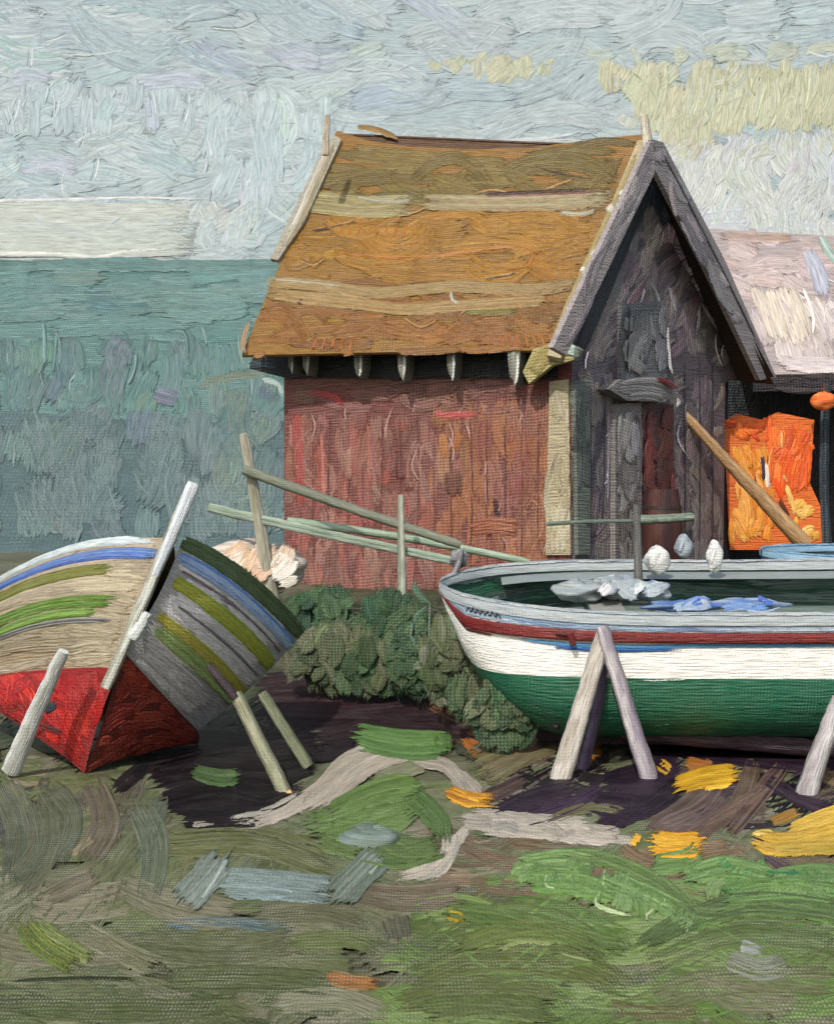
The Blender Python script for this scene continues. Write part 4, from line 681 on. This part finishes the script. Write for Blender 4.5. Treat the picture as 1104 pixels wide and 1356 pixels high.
def make_boat(root, pt, mat, topside, bottom, rail, inner, stripe=None, sheer_pal=None, blue=None, smax=1.0, L=900.0, thwarts=(.2, .58, .8), dark_bow=None):
    s_ = (np.linspace(0, 1, 70) ** 1.5)[:, None]
    def sheet(pal, q0, q1, near, name, off=0., inset=0., dz=0., n=10, kw={}):
        q = Part(); qv = np.linspace(q0, q1, n)[None, :]
        for sd in (-1, 1):
            Pg = pt(s_ + 0 * qv, sd, qv + 0 * s_, inset, dz); q.grid(Pg, lin(pal[0]), np.stack(np.broadcast_arrays(s_ * L / 10, qv * 8), -1))
        return q
    f = lambda sd, off, inset=0.0: Param(lambda u, v: pt(np.clip((u / L), 0, 1.0) ** 1.5, sd, np.clip(v / 100., -.2, 2), inset) , flip=(sd > 0))
    NS = f(-1, 0)
    q = sheet(topside, 0, 1, True, 'topside')
    q.fill(NS, [(4, 4), (700, 4), (700, 98), (4, 98)], 0, 110, 20, topside, 2.4, 1.6, ja=2, curve=.01)
    q.accents(NS, [(8, 44), (600, 44), (600, 96), (8, 96)], 50, 0, 60, 2.4, (240, 238, 228), (150, 146, 134), ja=3, curve=.02, lift=8)
    top = q.build('topside', mat, root)
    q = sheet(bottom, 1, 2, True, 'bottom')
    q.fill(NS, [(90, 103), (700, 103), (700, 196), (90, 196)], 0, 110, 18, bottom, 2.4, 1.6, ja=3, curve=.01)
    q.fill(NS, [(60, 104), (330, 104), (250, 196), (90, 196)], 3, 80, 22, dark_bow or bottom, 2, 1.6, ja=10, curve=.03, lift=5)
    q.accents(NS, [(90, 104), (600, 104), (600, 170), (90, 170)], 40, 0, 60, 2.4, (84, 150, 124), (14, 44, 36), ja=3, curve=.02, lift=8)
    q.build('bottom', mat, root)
    q = Part(); qv = np.linspace(0, 1.55, 12)[None, :]
    for sd in (-1, 1):
        q.grid(pt(s_ + 0 * qv, sd, qv + 0 * s_, .05, 0), lin(inner[0]), np.stack(np.broadcast_arrays(s_ * 80, qv * 8), -1))
    fl = np.concatenate([pt(s_, -1, .8 + 0 * s_, .05), pt(s_, 1, .8 + 0 * s_, .05)], 1); q.grid(fl, lin((118, 134, 128)), np.stack(np.broadcast_arrays(s_ * 80, np.array([[0, 6.]])), -1))
    FI = Param(lambda u, v: pt(np.clip(u / L, 0, 1) ** 1.5, 1, v / 100., .055), flip=True)
    q.fill(FI, [(20, 4), (650, 4), (650, 120), (20, 120)], 0, 90, 16, inner, 2.2, 1.6, ja=6, curve=.02, lift=6)
    q.fill(Param(lambda u, v: pt(np.clip(u / L, 0, 1) ** 1.5, 1, v / 100., .055)), [(20, 4), (650, 4), (650, 120), (20, 120)], 0, 90, 16, inner, 2.2, 1.6, ja=6, curve=.02, lift=6)
    q.build('inner_planking', mat, root)
    # gunwale cap
    q = Part(); capw = .085
    for sd in (-1, 1):
        prof = [(.02, -.03), (.02, .02), (-.5 * capw, .035), (-capw, .02), (-capw, -.03)]
        rows = [pt(s_, sd, 0 * s_, -ofs_, dz_)[:, 0] for ofs_, dz_ in prof]
        q.grid(np.stack(rows, 1), lin(rail[0]), np.stack(np.broadcast_arrays(s_ * 80, np.arange(5)[None, :] * 1.), -1))
        CP = Param(lambda u, v, sd=sd: pt(np.clip(u / L, 0, 1) ** 1.5, sd, 0 * u, (v / 20.) * capw, .034), flip=False)
        CP2 = lambda u, v, CP=CP: (CP(u, v)[0], np.broadcast_to(UP, CP(u, v)[0].shape))
        for i in range(16):
            u0 = 3 + i * 40; q.stroke(CP2, [(u0, 10), (u0 + 40, rng.uniform(6, 13)), (u0 + 85, 10)], 17, rail[rng.integers(len(rail))], rail[rng.integers(len(rail))], 1.5, .5 + i * .1)
    q.build('gunwale', mat, root)
    if stripe is not None:
        q = Part(); OB = Param(lambda u, v: pt(np.clip(u / L, 0, 1) ** 1.5, -1, v / 100., -.022), flip=False)
        for sd in (-1, 1):
            rows = [pt(s_, sd, a + 0 * s_, i_)[:, 0] for a, i_ in ((.21, 0.0), (.22, -.035), (.37, -.035), (.38, 0.0))]
            q.grid(np.stack(rows, 1), lin(stripe[0]), np.stack(np.broadcast_arrays(s_ * 80, np.arange(4)[None, :] * .5), -1))
        OB = Param(lambda u, v: pt(np.clip(u / L, 0, 1) ** 1.5, -1, v / 100., -.038), flip=False)
        OB2 = lambda u, v: (OB(u, v)[0], np.broadcast_to(np.array([0, -1., .2]), OB(u, v)[0].shape))
        for i in range(12): u0 = 2 + i * 55; q.stroke(OB2, [(u0, 29), (u0 + 60, 29), (u0 + 110, 29)], 13, stripe[rng.integers(len(stripe))], stripe[rng.integers(len(stripe))], 1.2, .3)
        q.build('rubbing_strake', mat, root)
        q = Part(); OC = lambda u, v: (pt(np.clip(u / L, 0, 1) ** 1.5, -1, v / 100., -.006), np.broadcast_to(np.array([0, -1., .2]), pt(np.clip(u / L, 0, 1) ** 1.5, -1, v / 100.).shape))
        for i in range(12): u0 = 2 + i * 55; q.stroke(OC, [(u0, 10), (u0 + 60, 10), (u0 + 110, 10)], 20, sheer_pal[rng.integers(len(sheer_pal))], sheer_pal[rng.integers(len(sheer_pal))], 1.4, 1)
        tag(q.build('sheer_strake', mat, root), 'pale blue top plank of the hull')
        q = Part()
        for pts, ww, a, b in (([(170, 43), (300, 46), (420, 42), (640, 41)], 8, (44, 112, 168), (90, 150, 190)), ([(220, 50), (300, 53), (380, 48)], 6, (24, 84, 150), None), ([(60, 40), (150, 42)], 4, (120, 60, 60), None)): q.stroke(OC, pts, ww, a, b, 1.6, 3)
        tag(q.build('trim_line', mat, root), 'thin blue line under the dark red rubbing strake')
    for s0 in thwarts:
        q = Part(); a = pt(np.array([s0]), -1, np.array([.22]), .06)[0]; b = pt(np.array([s0]), 1, np.array([.22]), .06)[0]; q.bar(a, b, .24, .035, (150, 152, 146)); q.build('thwart', mat, root)
    q = Part(); sA = np.array([1.0]); rowA = [pt(sA, sd, np.array([v]))[0] for sd, v in ((-1, 0), (-1, .5), (-1, 1), (-1, 1.6), (-1, 2), (1, 1.6), (1, 1), (1, .5), (1, 0))]; q.quad(rowA, (200, 198, 188)); q.build('transom', mat, root)
BO = (.16, 9.45, 0)
pt = hull(BO, 6.0, .92, 1.12, .02, .07, .735, .14, math.radians(-1.5), s_bow=.27)
boat = thing('fishing_boat', (2.5, 9.4, 0.0), 'large white fishing boat with green bottom and dark red stripe, propped up on the shore', 'boat')
WH = [(240, 238, 230), (232, 230, 222), (246, 243, 234), (224, 225, 222)]
make_boat(boat, pt, M_boat, WH, [(34, 98, 72), (26, 84, 62), (44, 110, 82), (30, 76, 62)], [(160, 168, 168), (176, 182, 180), (148, 160, 166), (190, 194, 190)], [(40, 88, 68), (34, 64, 54), (96, 118, 110), (70, 80, 80), (130, 142, 140)],
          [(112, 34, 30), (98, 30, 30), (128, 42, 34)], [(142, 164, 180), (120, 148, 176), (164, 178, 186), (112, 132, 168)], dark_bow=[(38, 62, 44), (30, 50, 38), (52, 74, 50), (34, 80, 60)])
# side bench, stem head, hook, keel
q = Part(); s_ = np.linspace(.08, .95, 30)[:, None]; q.grid(np.stack([pt(s_, 1, .12 + 0 * s_, .06)[:, 0], pt(s_, 1, .12 + 0 * s_, .34)[:, 0] * [1, 1, 1]], 1), lin((140, 150, 148)), np.stack(np.broadcast_arrays(s_ * 80, np.array([[0, 4.]])), -1)); q.build('side_bench', M_boat, boat)
q = Part(); q.blob(at(607, 740, 9.9), (.07, .06, .07), [(110, 110, 112), (70, 64, 70), (150, 150, 146)], .15); q.pole(at(600, 762, 9.75), at(612, 728, 9.85), .035, .02, [(84, 80, 84), (130, 130, 128)]); q.build('mooring_post', M_boat, boat)
q = Part(); hs = at(757, 846, 8.53); q.pole(at(735, 838, 8.55), at(760, 840, 8.5), .012, .012, [(96, 40, 36)]); q.pole(at(754, 838, 8.49), at(759, 855, 8.49), .03, .022, [(122, 38, 32), (96, 30, 28)]); tag(q.build('ring_hook', M_boat, boat), 'small dark red hook on the white planking')
q = Part(); KP = [pt(np.array([s]), 1, np.array([2.0]))[0] for s in np.linspace(.12, 1, 14)]
for a, b in zip(KP[:-1], KP[1:]): q.bar(a - [0, 0, .03], b - [0, 0, .03], .09, .13, (58, 40, 50))
q.build('keel', M_boat, boat)
q = Part(); MK = lambda u, v: (pt(np.clip(u / 900., 0, 1) ** 1.5, -1, v / 100., -.02), np.broadcast_to(np.array([0, -1., .2]), np.shape(u) + (3,)))
q.stroke(MK, [(92 + i * 4.5, 5 if i % 2 else 14) for i in range(15)], 2.6, (40, 46, 56), None, .8, 1, dry=0)
tag(q.build('painted_marks', M_boat, boat), 'small row of dark scribbled marks near the bow')
# things in the boat
Wp = [(214, 214, 208), (196, 198, 194), (226, 226, 220)]
for px, py, rx, rz, Y, pal, lb in ((870, 742, 17, 19, 9.95, Wp, 'plump white net float on the far side of the big boat, the largest'), (905, 724, 12, 16, 10.9, [(150, 162, 168), (130, 142, 150), (170, 180, 184)], 'blue-grey net float just behind the far gunwale, between the two white floats'), (946, 737, 11, 21, 9.95, Wp, 'narrow white net float on the far side of the big boat, right of the others')):
    q = Part(); q.blob(at(px, py, Y), (rx * Y / F, rx * Y / F * .8, rz * Y / F), pal, .07); sfp = facing(Y - rx * Y / F * .8)
    q.stroke(sfp, [(px - rx * .35, py + rz * .5), (px - rx * .2, py), (px + rx * .1, py - rz * .6)], rx * .5, (236, 236, 230) if pal is Wp else (176, 188, 194), pal[0], 1.6, -2)
    tag(q.build('net_float', M_boat), lb, 'float', 'floats along the big boat')
q = Part()
for c, r, pal in (((765, 782, 9.35), (.19, .2, .075), [(150, 160, 160), (134, 146, 150), (170, 178, 176)]), ((815, 778, 9.4), (.2, .2, .085), [(158, 166, 166), (178, 184, 184), (136, 146, 154)]), ((862, 782, 9.3), (.14, .16, .065), [(168, 176, 180), (196, 200, 200), (120, 140, 180)])): q.blob(at(*c), r, pal, .16)
q.fill(Plane(at(800, 780, 9.15), (0, -1, .9)), [(745, 772), (800, 764), (880, 768), (885, 792), (800, 796), (750, 790)], 20, 50, 11, [(150, 162, 164), (176, 186, 188), (132, 146, 152), (196, 202, 202)], 2, 2, ja=25)
tag(q.build('net_bundle', M_boat), 'crumpled grey net bundle heaped inside the big white boat', 'net')
q = Part()
for c, r, pal in (((905, 803, 8.95), (.28, .1, .04), [(84, 116, 170), (120, 146, 176), (56, 90, 170)]), ((985, 800, 8.95), (.3, .1, .04), [(110, 140, 176), (160, 174, 184), (84, 112, 176)])): q.blob(at(*c), r, pal, .12)
q.fill(Plane(at(940, 800, 8.84), (0, -1, .9)), [(855, 798), (920, 788), (1000, 788), (1050, 794), (1040, 810), (870, 812)], 4, 60, 9, [(90, 124, 176), (140, 160, 180), (60, 96, 176), (160, 172, 180)], 2, 2, ja=12)
tag(q.build('tarpaulin', M_boat), 'bright blue tarpaulin tucked along the near side inside the big boat', 'tarpaulin')
q = Part(); q.pole(at(845, 772, 9.5), at(843, 672, 9.5), .042, .03, [(92, 92, 88), (76, 76, 74), (118, 116, 110)], .01); tag(q.build('boat_pole', M_boat), 'dark grey upright pole standing in the big boat', 'pole')
# small blue boat behind
pt2 = hull((.0 + (1008 - 552) / F * 12.2, 12.2, 0), 4.2, .7, 1.22, .02, .62, .95, .05, math.radians(3))
b2 = thing('rowing_boat', (4.8, 12.2, .6), 'pale blue rowing boat at the right, its rim showing behind the big white boat', 'boat')
BL = [(112, 152, 178), (96, 138, 170), (134, 168, 188)]
make_boat(b2, pt2, M_boat, BL, [(70, 90, 100), (60, 80, 92)], [(128, 164, 186), (146, 178, 196), (110, 150, 178)], [(80, 110, 120), (70, 96, 108)], thwarts=(.3, .6))

# props and trestle under the big boat
PV = [(170, 164, 160), (142, 136, 138), (190, 186, 178), (120, 108, 124)]
tr = thing('trestle', gp(800, 1040).tolist(), 'two-legged timber trestle propping the near side of the white boat', 'trestle')
for a, b, r, pal, lb in (((739, 1040, 8.14), (799, 838, 8.45), .085, [(178, 170, 156), (156, 148, 134), (196, 190, 180), (136, 126, 110)], None), ((860, 1036, 8.2), (796, 830, 8.42), .075, PV, None), ((768, 1030, 8.5), (800, 880, 8.5), .05, [(86, 72, 96), (70, 56, 80), (104, 90, 110)], 'rear leg of the trestle, its shade painted in as dark purple')):  # third pole is the shadow leg, its shade put into the purple
    q = Part(); e = at(*a); q.pole(at(*a), at(*b), r, r * .75, pal, .01, 22); o = q.build('leg', M_wood, tr)
    if lb: o['label'] = lb
q = Part(); q.bar(at(786, 868, 8.42), at(812, 870, 8.42), .05, .05, (110, 100, 104)); q.build('brace', M_wood, tr)
q = Part(); q.pole(at(1058, 1085, 7.75), at(1112, 925, 8.35), .085, .06, [(176, 170, 164), (150, 142, 142), (200, 196, 190), (110, 104, 100)], .01, 20)
tag(q.build('boat_prop', M_wood), 'pale rough timber prop against the white boat at the right edge', 'prop')
q = Part(); q.pole(at(820, 968, 8.9), at(1200, 1003, 8.75), .09, .07, [(62, 46, 52), (48, 34, 44), (80, 66, 66)], .01, 26)
tag(q.build('keel_log', M_wood), 'dark purplish log lying along the ground beneath the big boat keel', 'log')
q = Part(); q.pole(at(680, 908, 9.1), at(742, 960, 8.8), .07, .06, [(48, 42, 48), (36, 32, 36)], .01, 12)
tag(q.build('wooden_chock', M_wood), 'short dark chock slanting under the bow of the white boat', 'chock')

# ------------------------------------------------------------------ left boat, heeled over with its bow to the viewer
lb_ = thing('wooden_boat', (-2.2, 9.0, 0.0), 'heeled-over wooden boat with striped green, blue and beige planking and red bottom', 'boat')
def bez(a, b, c, t): t = np.asarray(t, float)[..., None]; return (1 - t) ** 2 * a + 2 * t * (1 - t) * b + t * t * c
def side_surf(sheer, low, bulge, sgn):
    S = [at(*p_) for p_ in sheer]; Lw = [at(*p_) for p_ in low]
    def f(u, v):
        u_ = np.clip(u / 300., -.02, 1.02); v_ = v / 200.; a = bez(*S, u_); b = bez(*Lw, u_); P = a * (1 - v_)[..., None] + b * v_[..., None]
        n = norm(np.cross(S[2] - S[0], Lw[0] - S[0])) * sgn
        return P + n * (bulge * np.sin(np.clip(v_, 0, 1) * math.pi) * (.4 + .6 * np.sin(np.clip(u_, 0, 1) * math.pi)))[..., None]
    return f
fl = side_surf([(236, 714, 8.3), (100, 698, 8.6), (-50, 795, 10.0)], [(158, 885, 8.2), (80, 880, 8.5), (-50, 900, 9.7)], .12, 1)
fr = side_surf([(242, 714, 8.32), (330, 752, 8.7), (402, 838, 10.0)], [(163, 862, 8.24), (210, 915, 8.45), (262, 968, 9.25)], .10, -1)
fbl = side_surf([(158, 885, 8.2), (80, 880, 8.5), (-50, 900, 9.7)], [(112, 1024, 8.42), (34, 960, 8.6), (-50, 915, 9.6)], .06, 1)
fbr = side_surf([(163, 862, 8.24), (210, 915, 8.45), (262, 968, 9.25)], [(112, 1024, 8.42), (172, 996, 8.6), (262, 985, 9.3)], .04, -1)
def sheet_of(f, col, n=26, k=14):
    q = Part(); u = np.linspace(0, 300, n)[:, None] + np.zeros((1, k)); v = np.linspace(0, 200, k)[None, :] + np.zeros((n, 1)); q.grid(f(u, v), lin(col), np.stack([u / 10, v / 10], -1)); return q
def surf_facing(f):
    def g_(u, v):
        P = f(u, v); e = .5; n = norm(np.cross(f(u + e, v) - f(u - e, v), f(u, v + e) - f(u, v - e)))
        s = np.sign(np.sum(n * (np.array([0, 0, EH]) - P), -1, keepdims=True)); return P, n * s
    return g_
FL, FR, FBL, FBR = map(surf_facing, (fl, fr, fbl, fbr))
BE = [(166, 154, 128), (178, 166, 140), (156, 144, 118), (148, 138, 116)]
q = sheet_of(fl, (166, 150, 122)); q.fill(FL, [(2, 2), (298, 2), (298, 198), (2, 198)], 0, 130, 22, BE, 2.4, 1.6, ja=3, curve=.02)
tag(q.build('port_planking', M_boat, lb_), 'beige planking of the left side')
for v0, v1, c, c2, ww, nm, L_ in ((6, 4, (206, 214, 212), (180, 194, 196), 15, 'white top plank', (26, 292)), (28, 32, (48, 76, 150), (110, 136, 180), 20, 'blue plank', (0, 296)), (54, 66, (98, 118, 44), (124, 112, 54), 21, 'olive-green plank', (64, 296)), (104, 116, (112, 142, 58), (82, 112, 46), 20, 'grass-green plank', (40, 296)), (120, 138, (96, 132, 50), (120, 150, 70), 14, 'lower green plank', (60, 280)), (132, 146, (78, 80, 92), (150, 146, 134), 8, 'dark grey seam', (30, 292))):
    q = Part(); 
    for i, o_ in enumerate((0, 3)): q.stroke(FL, [(L_[0] + 4 * i, v0 + o_), ((L_[0] + L_[1]) / 2, (v0 + v1) / 2 - 6 + o_), (L_[1], v1 + o_)], ww - 3 * i, c, c2, 2.6, 5 + i * 2)
    tag(q.build('strake', M_boat, lb_), nm + ' on the left side')
GY = [(228, 222, 218), (214, 208, 206), (238, 232, 228), (198, 190, 190)]
q = sheet_of(fr, (180, 176, 174)); q.fill(FR, [(2, 2), (298, 2), (298, 198), (2, 198)], 0, 140, 20, GY, 2.4, 1.6, ja=3, curve=.02)
tag(q.build('starboard_planking', M_boat, lb_), 'grey planking of the right side')
for v0, v1, c, c2, ww, nm, L_ in ((4, 4, (110, 130, 86), (88, 106, 72), 24, 'dark olive rail', (0, 299)), (27, 28, (100, 150, 220), (190, 206, 232), 20, 'blue plank', (6, 298)), (64, 68, (160, 182, 62), (186, 176, 70), 22, 'yellow-green plank', (14, 296)), (122, 122, (172, 184, 84), (196, 178, 76), 16, 'lime seam', (20, 296)), (140, 138, (184, 198, 136), (150, 172, 96), 20, 'pale green plank', (30, 298)), (45, 46, (140, 128, 132), None, 5, 'dark seam', (20, 290)), (94, 94, (136, 128, 130), None, 5, 'lower dark seam', (40, 290))):
    q = Part()
    for i, o_ in enumerate((0, 3) if ww > 6 else (0,)): q.stroke(FR, [(L_[0], v0 + o_), ((L_[0] + L_[1]) / 2, (v0 + v1) / 2 + o_), (L_[1], v1 + o_)], ww - 3 * i, c, c2, 2.6, 5 + i * 2, dry=.4)
    tag(q.build('strake', M_boat, lb_), nm + ' on the right side')
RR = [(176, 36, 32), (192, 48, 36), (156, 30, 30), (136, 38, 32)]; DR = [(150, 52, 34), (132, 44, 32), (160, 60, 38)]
q = sheet_of(fbl, (140, 32, 30)); q.fill(FBL, [(2, 2), (298, 2), (298, 198), (2, 198)], 60, 80, 26, RR, 2.2, 1.8, ja=20); q.stroke(FBL, [(90, 90), (110, 120)], 22, (40, 58, 62), None, 1.6, 8); q.stroke(FBL, [(60, 150), (110, 160)], 16, (44, 50, 56), (120, 36, 34), 1.6, 8)
tag(q.build('bottom', M_boat, lb_), 'bright red bottom on the left side')
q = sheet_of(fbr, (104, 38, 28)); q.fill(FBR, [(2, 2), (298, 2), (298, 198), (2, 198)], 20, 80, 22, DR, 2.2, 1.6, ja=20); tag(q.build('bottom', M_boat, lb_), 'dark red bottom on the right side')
q = Part(); u = np.linspace(0, 300, 14); a = fl(u, 0 * u + 14) + [0, .05, 0]; b = fr(u, 0 * u + 14) + [0, .05, 0]
q.grid(np.stack([a, (a + b) / 2 - [0, 0, .25], b], 1), lin((92, 82, 60)), np.zeros((14, 3, 2))); q.build('inner_planking', M_boat, lb_)
q = Part(); v = np.linspace(0, 200, 8); q.quad([*fl(0 * v + 300, v), *fbl(0 * v + 300, v)[1:], *fbr(0 * v + 300, v)[::-1][1:], *fr(0 * v + 300, v)[::-1][1:]], (120, 110, 96)); q.build('transom', M_boat, lb_)
q = Part(); q.pole(at(140, 912, 8.06), at(256, 640, 8.28), .042, .05, [(186, 186, 172), (150, 150, 130), (214, 218, 214), (128, 124, 108)], .0, 30)
q.pole(at(205, 762, 8.10), at(257, 640, 8.2), .03, .055, [(216, 222, 226), (198, 206, 212), (226, 230, 230)], .0, 18); tag(q.build('stem', M_boat, lb_), 'long pale stem post leaning to the right')
q = Part(); q.pole(at(176, 846, 8.02), at(196, 812, 8.02), .05, .035, [(222, 226, 220), (200, 206, 200)]); q.build('stem_fitting', M_boat, lb_)
# props round it
q = Part(); q.pole(at(14, 1022, 8.28), at(84, 862, 8.0), .075, .045, [(206, 210, 206), (222, 224, 222), (170, 172, 164), (190, 190, 180)], .03, 22); q.pole(at(66, 915, 8.1), at(86, 862, 8.04), .03, .02, [(150, 70, 60), (170, 140, 120)])
tag(q.build('boat_prop', M_wood), 'thick whitish prop leaning on the red bottom at the far left', 'prop')
q = Part(); q.pole(at(386, 1068, 7.95), at(312, 918, 8.1), .058, .05, [(160, 158, 130), (134, 138, 108), (186, 178, 152), (112, 116, 84)], .0, 20)
q.pole(at(314, 925, 8.08), at(276, 880, 8.12), .035, .03, [(44, 34, 40), (60, 46, 50)], .0, 10); tag(q.build('boat_prop', M_wood), 'long cream prop with a dark upper end under the right side of the striped boat', 'prop')
q = Part(); q.pole(at(408, 1016, 8.62), at(346, 918, 8.72), .05, .045, [(120, 126, 98), (98, 108, 78), (142, 142, 116)], .0, 16); tag(q.build('boat_prop', M_wood), 'shorter grey-green prop behind the long cream one', 'prop')
q = Part(); q.pole(at(376, 1052, 7.93), at(388, 1066, 7.93), .055, .045, [(214, 160, 100), (226, 190, 140)], .0, 8); tag(q.build('wooden_chock', M_wood), 'small orange-tan chock at the foot of the long cream prop', 'chock')

# cream canvas heap behind the rail post
q = Part()
for c, r in (((320, 742, 12.6), (.42, .25, .2)), ((365, 752, 12.6), (.3, .22, .2))): q.blob(at(*c), r, [(190, 180, 162), (176, 164, 144), (204, 196, 182)], .1)
CF = facing(12.3, .3)
q.fill(CF, [(285, 715), (350, 712), (400, 722), (405, 770), (340, 780), (290, 750)], 40, 40, 20, [(206, 198, 182), (190, 178, 160), (200, 170, 140), (214, 206, 190)], 1.6, .9, ja=20, curve=.05)
tag(q.build('canvas_heap', M_boat), 'cream canvas heap behind the striped boat at the foot of the leaning post', 'canvas')

# ------------------------------------------------------------------ bushes
def bush(name, label, blobs, cat='bush'):
    root = thing(name, gp(*blobs[0][4]).tolist(), label, cat, 'bushes between the boats')
    q = Part()
    for (px, py, rx, ry, foot, Y, pal, n) in blobs:
        c = at(px, py, Y); sx, sz = rx * Y / F, ry * Y / F; f_ = at(px, py + ry, Y); f_[2] = ground_z(f_[0], f_[1]) - .02
        for k_ in range(3):
            st = Part(); st.pole(f_ + [rng.normal(0, sx * .2), 0, 0], c + rng.normal(0, .2, 3) * [sx, sx * .2, sz], .008, .005, [(70, 60, 44), (56, 50, 36)], m=6, k=6); st.build('stem', M_bush, root)
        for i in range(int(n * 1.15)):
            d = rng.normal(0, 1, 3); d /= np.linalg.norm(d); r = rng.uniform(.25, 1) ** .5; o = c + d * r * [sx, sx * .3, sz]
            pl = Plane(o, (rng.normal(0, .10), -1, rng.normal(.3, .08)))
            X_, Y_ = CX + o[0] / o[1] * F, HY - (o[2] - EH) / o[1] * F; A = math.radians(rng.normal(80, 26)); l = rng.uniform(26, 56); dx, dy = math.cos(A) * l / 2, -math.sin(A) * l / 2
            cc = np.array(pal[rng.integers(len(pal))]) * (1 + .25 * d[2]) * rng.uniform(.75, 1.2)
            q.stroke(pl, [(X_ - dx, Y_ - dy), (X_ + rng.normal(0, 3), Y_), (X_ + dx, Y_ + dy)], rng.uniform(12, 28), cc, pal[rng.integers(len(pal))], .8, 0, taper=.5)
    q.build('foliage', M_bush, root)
BG1 = [(58, 90, 56), (70, 100, 62), (46, 74, 48), (84, 106, 68), (52, 82, 58)]
BG2 = [(84, 98, 64), (98, 106, 72), (70, 84, 56), (108, 110, 84)]
bush('bush', 'dark green bush before the red wall, left of the thin fence post', [(425, 822, 54, 34, (430, 850), 11.4, BG1, 90), (440, 868, 60, 34, (440, 880), 10.7, BG2, 90)])
bush('bush', 'tall mixed green bush under the thin fence post beside the boat bow', [(515, 836, 50, 44, (520, 870), 11.2, BG1, 110), (505, 880, 56, 36, (505, 890), 10.6, BG2 + BG1, 70), (555, 872, 36, 42, (560, 910), 10.4, BG1, 80)])
bush('bush', 'low grey-green bush spreading under the left end of the white boat', [(592, 876, 34, 52, (600, 930), 9.9, BG2 + [(120, 126, 110)], 80), (640, 922, 44, 24, (650, 940), 9.5, BG2 + BG1, 70), (668, 948, 42, 44, (668, 990), 8.95, BG2 + BG1, 60)])
q = Part(); TP = facing(10.2)
for pts, ww, c, c2 in (([(568, 800), (550, 820), (548, 850), (566, 868)], 7, (130, 160, 138), (80, 120, 90)), ([(545, 770), (556, 790), (568, 800)], 10, (112, 144, 122), (70, 104, 80)), ([(548, 815), (546, 850)], 6, (24, 40, 34), None)): q.slab(TP, [pts[0], (pts[0][0] + 2, pts[0][1]), (pts[-1][0] + 2, pts[-1][1]), pts[-1]], .01, c, -.01); q.stroke(TP, pts, ww, c, c2, 2, 1)
b_ = gp(560, 905); q.pole(b_, at(566, 866, 10.2), .012, .01, [(90, 110, 80)])
tag(q.build('reed_plant', M_bush), 'pale blue-green bent reed leaves beside the bow of the white boat', 'plant')

# ------------------------------------------------------------------ camera, light, world
cam = bpy.data.cameras.new('camera'); co = bpy.data.objects.new('camera', cam); C.objects.link(co)
co.location = (0, 0, EH); co.rotation_euler = (math.radians(90), 0, 0); cam.sensor_fit = 'HORIZONTAL'; cam.sensor_width = 36; cam.lens = 36 * F / 1104; cam.shift_y = -38 / 1104
cam.clip_start = .1; cam.clip_end = 2000; bpy.context.scene.camera = co
SUN_EL, SUN_AZ = 44, 20        # degrees: height, and how far left of straight behind the camera
d = np.array([-math.sin(math.radians(SUN_AZ)) * math.cos(math.radians(SUN_EL)), -math.cos(math.radians(SUN_AZ)) * math.cos(math.radians(SUN_EL)), math.sin(math.radians(SUN_EL))])
from mathutils import Vector
sl = bpy.data.lights.new('sun', 'SUN'); sl.energy = 2.9; sl.angle = math.radians(.6); sl.color = (1, .96, .9); so = bpy.data.objects.new('sun', sl); C.objects.link(so)
so.rotation_euler = Vector((-d).tolist()).to_track_quat('-Z', 'Y').to_euler(); so.location = (-20, -20, 30)
sc = bpy.context.scene; wd = bpy.data.worlds.new('World'); sc.world = wd; wd.use_nodes = True; nt = wd.node_tree
sky = nt.nodes.new('ShaderNodeTexSky'); sky.sky_type = 'NISHITA'; sky.sun_disc = False; sky.sun_elevation = math.radians(SUN_EL); sky.sun_rotation = math.atan2(d[0], d[1]); sky.dust_density = 3.0
bg = nt.nodes['Background']; nt.links.new(sky.outputs[0], bg.inputs[0]); bg.inputs[1].default_value = .15
sc.view_settings.view_transform = 'Standard'; sc.view_settings.look = 'None'; sc.view_settings.exposure = 0
sc.render.engine = 'CYCLES'; sc.cycles.transparent_max_bounces = 32; sc.render.resolution_x = 833; sc.render.resolution_y = 1024; sc.render.resolution_percentage = 100
